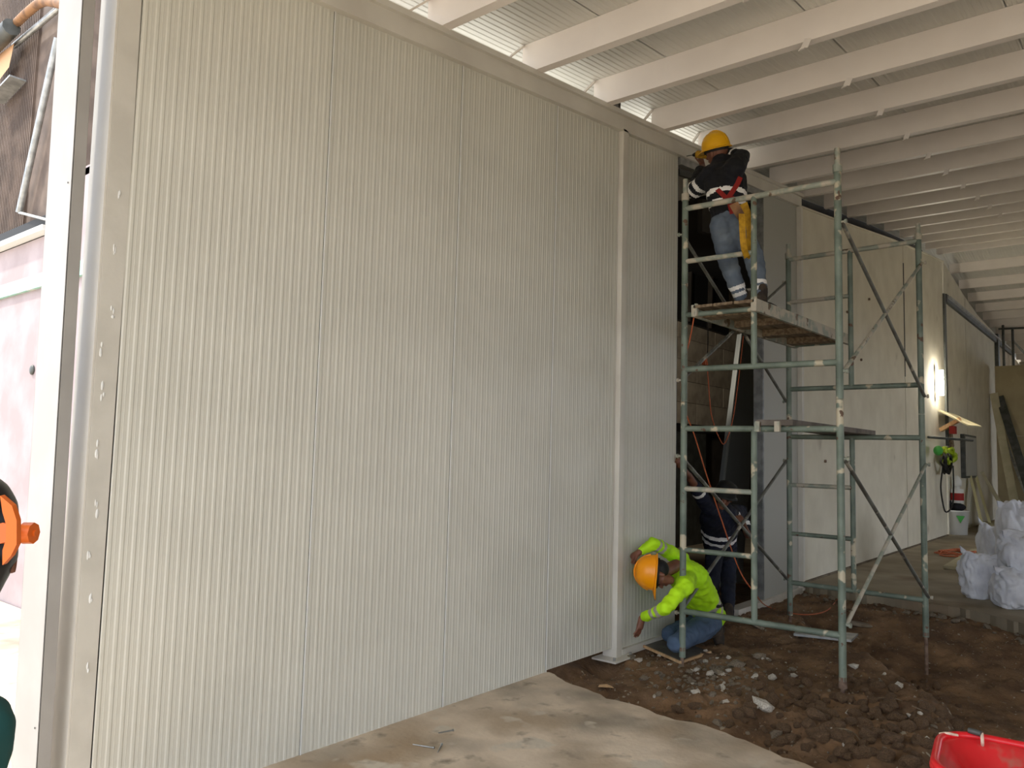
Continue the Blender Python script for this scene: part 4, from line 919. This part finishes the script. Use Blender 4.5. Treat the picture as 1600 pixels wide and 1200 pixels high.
for i in range(3200):
    x = rnd.uniform(4.7, 9.9); y = rnd.uniform(-3.2, -.05); z = dirt_z(x, y); r = rnd.uniform(.004, .013)
    a_ = rnd.uniform(0, 6); vs = [(x+r*cos(a_), y+r*sin(a_), z), (x+r*cos(a_+2), y+r*sin(a_+2), z), (x+r*cos(a_+4.2), y+r*sin(a_+4.2), z), (x, y, z+r)]
    mb.add(vs, [(0, 1, 3), (1, 2, 3), (2, 0, 3)], 0 if rnd.random() < .72 else 1)
o = mb.build('gravel', [M_clod, M_stone]); tag(o, 'fine crumbs of earth and grit strewn over the dirt', 'gravel'); o['kind'] = 'stuff'
# plates and sheets on the dirt
mb = MB(); q4 = [G(1240, 990, -.02), G(1330, 1000, -.02), G(1341, 990, -.02), G(1248, 980, -.02)]
mb.hexa([v-Vector((0, 0, .02)) for v in q4], q4); tag(mb.build('metal_sheet', M_alu), 'long thin grey sheet lying on the dirt under the scaffold', 'sheet')
g = on_ground(1338, 1005)+Vector((0, 0, .03)); mb = MB(); mb.lathe([(.001, -.01), (.10, -.01), (.11, .0), (.10, .012), (.001, .016)], g, 20, (0, 0, 1), 0, (.2, 1, 0), 1.6, .8); tag(mb.build('stone_slab', M_stone), 'rounded flat grey slab beside the thin sheet in the dirt', 'slab')
q4 = [G(1004, 1008, -.04), G(1063, 1034, -.055), G(1110, 1018, -.055), G(1048, 996, -.045)]
mb = MB(); mb.hexa([v-Vector((0, 0, .012)) for v in q4], q4); p_ = tag(mb.build('plywood_sheet', M_ply), 'dark plywood square under the kneeling worker knees', 'board')
mb = MB(); mb.bar(q4[0]-Vector((0, 0, .005)), q4[1]-Vector((0, 0, .005)), .018, .02); mb.bar(q4[1]-Vector((0, 0, .005)), q4[2]-Vector((0, 0, .005)), .018, .02); q = mb.build('raw_edge', M_wood_l, p_); q.matrix_parent_inverse = Matrix()
# screws on the slab
for (a_, b_, lb) in (((645, 1163), (677, 1168), 'leftmost of three silver screws on the slab'), ((685, 1145), (707, 1141), 'uppermost of three silver screws on the slab, nearest the panel'), ((684, 1175), (690, 1163), 'shortest of three silver screws on the slab, pointing away')):
    u = G(*a_, .006); v = G(*b_, .006); d_ = (v-u).normalized()
    mb = MB(); mb.tube([u, v], .0032, 7, r1=.0045); o = tag(mb.build('screw', M_alu), lb, 'screw')
    mb = MB(); mb.tube([v, v+d_*.006], .0075, 6); q = mb.build('screw_head', M_alu, None); q.parent = o
# roots and bits of string in the dirt
for k, L_ in enumerate(([(1300, 1140), (1330, 1150), (1352, 1165)], [(1355, 1092), (1400, 1098), (1440, 1108), (1425, 1112)], [(995, 1055), (1010, 1048)])):
    pts = [on_ground(*q)+Vector((0, 0, .03)) for q in L_]
    lbs = ['thin pale root curving out of the clods', 'pale string lying along the mound edge', 'thin splinter near the slab corner']
    cord('root', pts, .004, M_wood, lbs[k], 'root')
# ------------------------------------------------------------------ red wheelbarrow tray
wb = G(1530, 1215, .38)
p = thing('wheelbarrow', Vector((3.75, -3.3, 0)), 'red plastic wheelbarrow tray at the bottom right corner of the picture', 'wheelbarrow')
def rim(px, py, z): return G(px, py, z)
R1 = [(1459, 1172), (1466, 1155), (1480, 1148), (1500, 1146), (1530, 1149), (1560, 1156), (1600, 1166), (1660, 1185)]
zr = .50
out = [G(a, b, zr) for a, b in R1]
ctr = Vector((out[3].x-.42, out[3].y-.30, 0))
# tray as a rounded rectangle loft; the long axis runs with the rim seen in the photograph
ax = (out[6]-out[3]); ax.z = 0; ax.normalize(); ay = Vector((ax.y, -ax.x, 0))
if ay.dot(CAM-out[3]) < 0: ay = -ay
ay = G(1452, 1200, zr)-G(1463, 1152, zr); ay.z = 0; ay.normalize()
org = G(1471, 1142, zr)
LX, LY = .80, .56
def rr(u, v, inset, z, nseg=8, rad=.16):
    pts = []; x0, x1, y0, y1 = inset, LX-inset, inset, LY-inset; rad = max(.03, rad-inset*.3)
    for cx, cy, s0 in ((x0+rad, y0+rad, pi), (x1-rad, y0+rad, 1.5*pi), (x1-rad, y1-rad, 0), (x0+rad, y1-rad, .5*pi)):
        for k in range(nseg): a = s0+(pi/2)*k/(nseg-1); pts.append(Vector((org.x, org.y, 0))+ax*(cx+rad*cos(a))+ay*(cy+rad*sin(a))+Vector((0, 0, z)))
    return pts
rings = [rr(0, 0, .17, zr-.30), rr(0, 0, .05, zr-.06), rr(0, 0, .018, zr-.03), rr(0, 0, -.012, zr-.028), rr(0, 0, -.018, zr-.004), rr(0, 0, .0, zr+.006), rr(0, 0, .03, zr), rr(0, 0, .045, zr-.02), rr(0, 0, .13, zr-.10), rr(0, 0, .175, zr-.26)]
n = len(rings[0]); mb = MB(); mb.add([v for r in rings for v in r], [(i*n+j, i*n+(j+1) % n, (i+1)*n+(j+1) % n, (i+1)*n+j) for i in range(len(rings)-1) for j in range(n)], 0, True)
mb.add(rings[-1], [tuple(range(n))]); mb.add(rings[0], [tuple(range(n))[::-1]]); mb.build('tray', M_red, p)
mb = MB(); mb.tube(rings[5]+[rings[5][0]], .016, 8, cap=False); mb.build('rolled_rim', M_redo, p)
t0 = Vector((org.x, org.y, 0))
for k in (.14, .42):
    mb = MB(); mb.tube([t0+ax*-.05+ay*k+Vector((0, 0, .26)), t0+ax*1.25+ay*k+Vector((0, 0, .40))], .016, 8); mb.build('handle_tube', M_yel, p)
    mb = MB(); mb.tube([t0+ax*.62+ay*k+Vector((0, 0, .33)), t0+ax*.66+ay*k+Vector((0, 0, .0))], .014, 8); mb.build('leg', M_yel, p)
wc = t0+ax*.02+ay*.28+Vector((0, 0, .16))
mb = MB(); mb.lathe([(.10, -.035), (.15, -.04), (.16, 0), (.15, .04), (.10, .035), (.10, -.035)], wc, 24, ay); mb.tube([wc-ay*.15, wc+ay*.15], .012, 8); mb.build('wheel', M_black, p)
for k in (.14, .42):
    mb = MB(); mb.tube([wc+ay*(k-.28), t0+ax*.10+ay*k+Vector((0, 0, .27))], .013, 8); mb.build('wheel_fork', M_yel, p)
m_ = mat('cream_string', (226, 200, 178), .8)
mb = MB(); mb.tube(curve_pts([G(1534, 1146, zr+.03), G(1535, 1158, zr+.01), G(1536, 1166, zr-.02), G(1545, 1168, zr-.05)]), .007, 6); mb.build('string_tie', m_, p)
mb = MB(); mb.tube(curve_pts([G(1468, 1147, zr+.01), G(1480, 1146, zr+.02), G(1496, 1149, zr+.01)]), .006, 6); mb.build('string_tie', m_, p)
mb = MB(); mb.tube([G(1514, 1141, zr+.03), G(1534, 1147, zr+.03)], .012, 8); mb.build('tied_tube', M_dsteel, p)
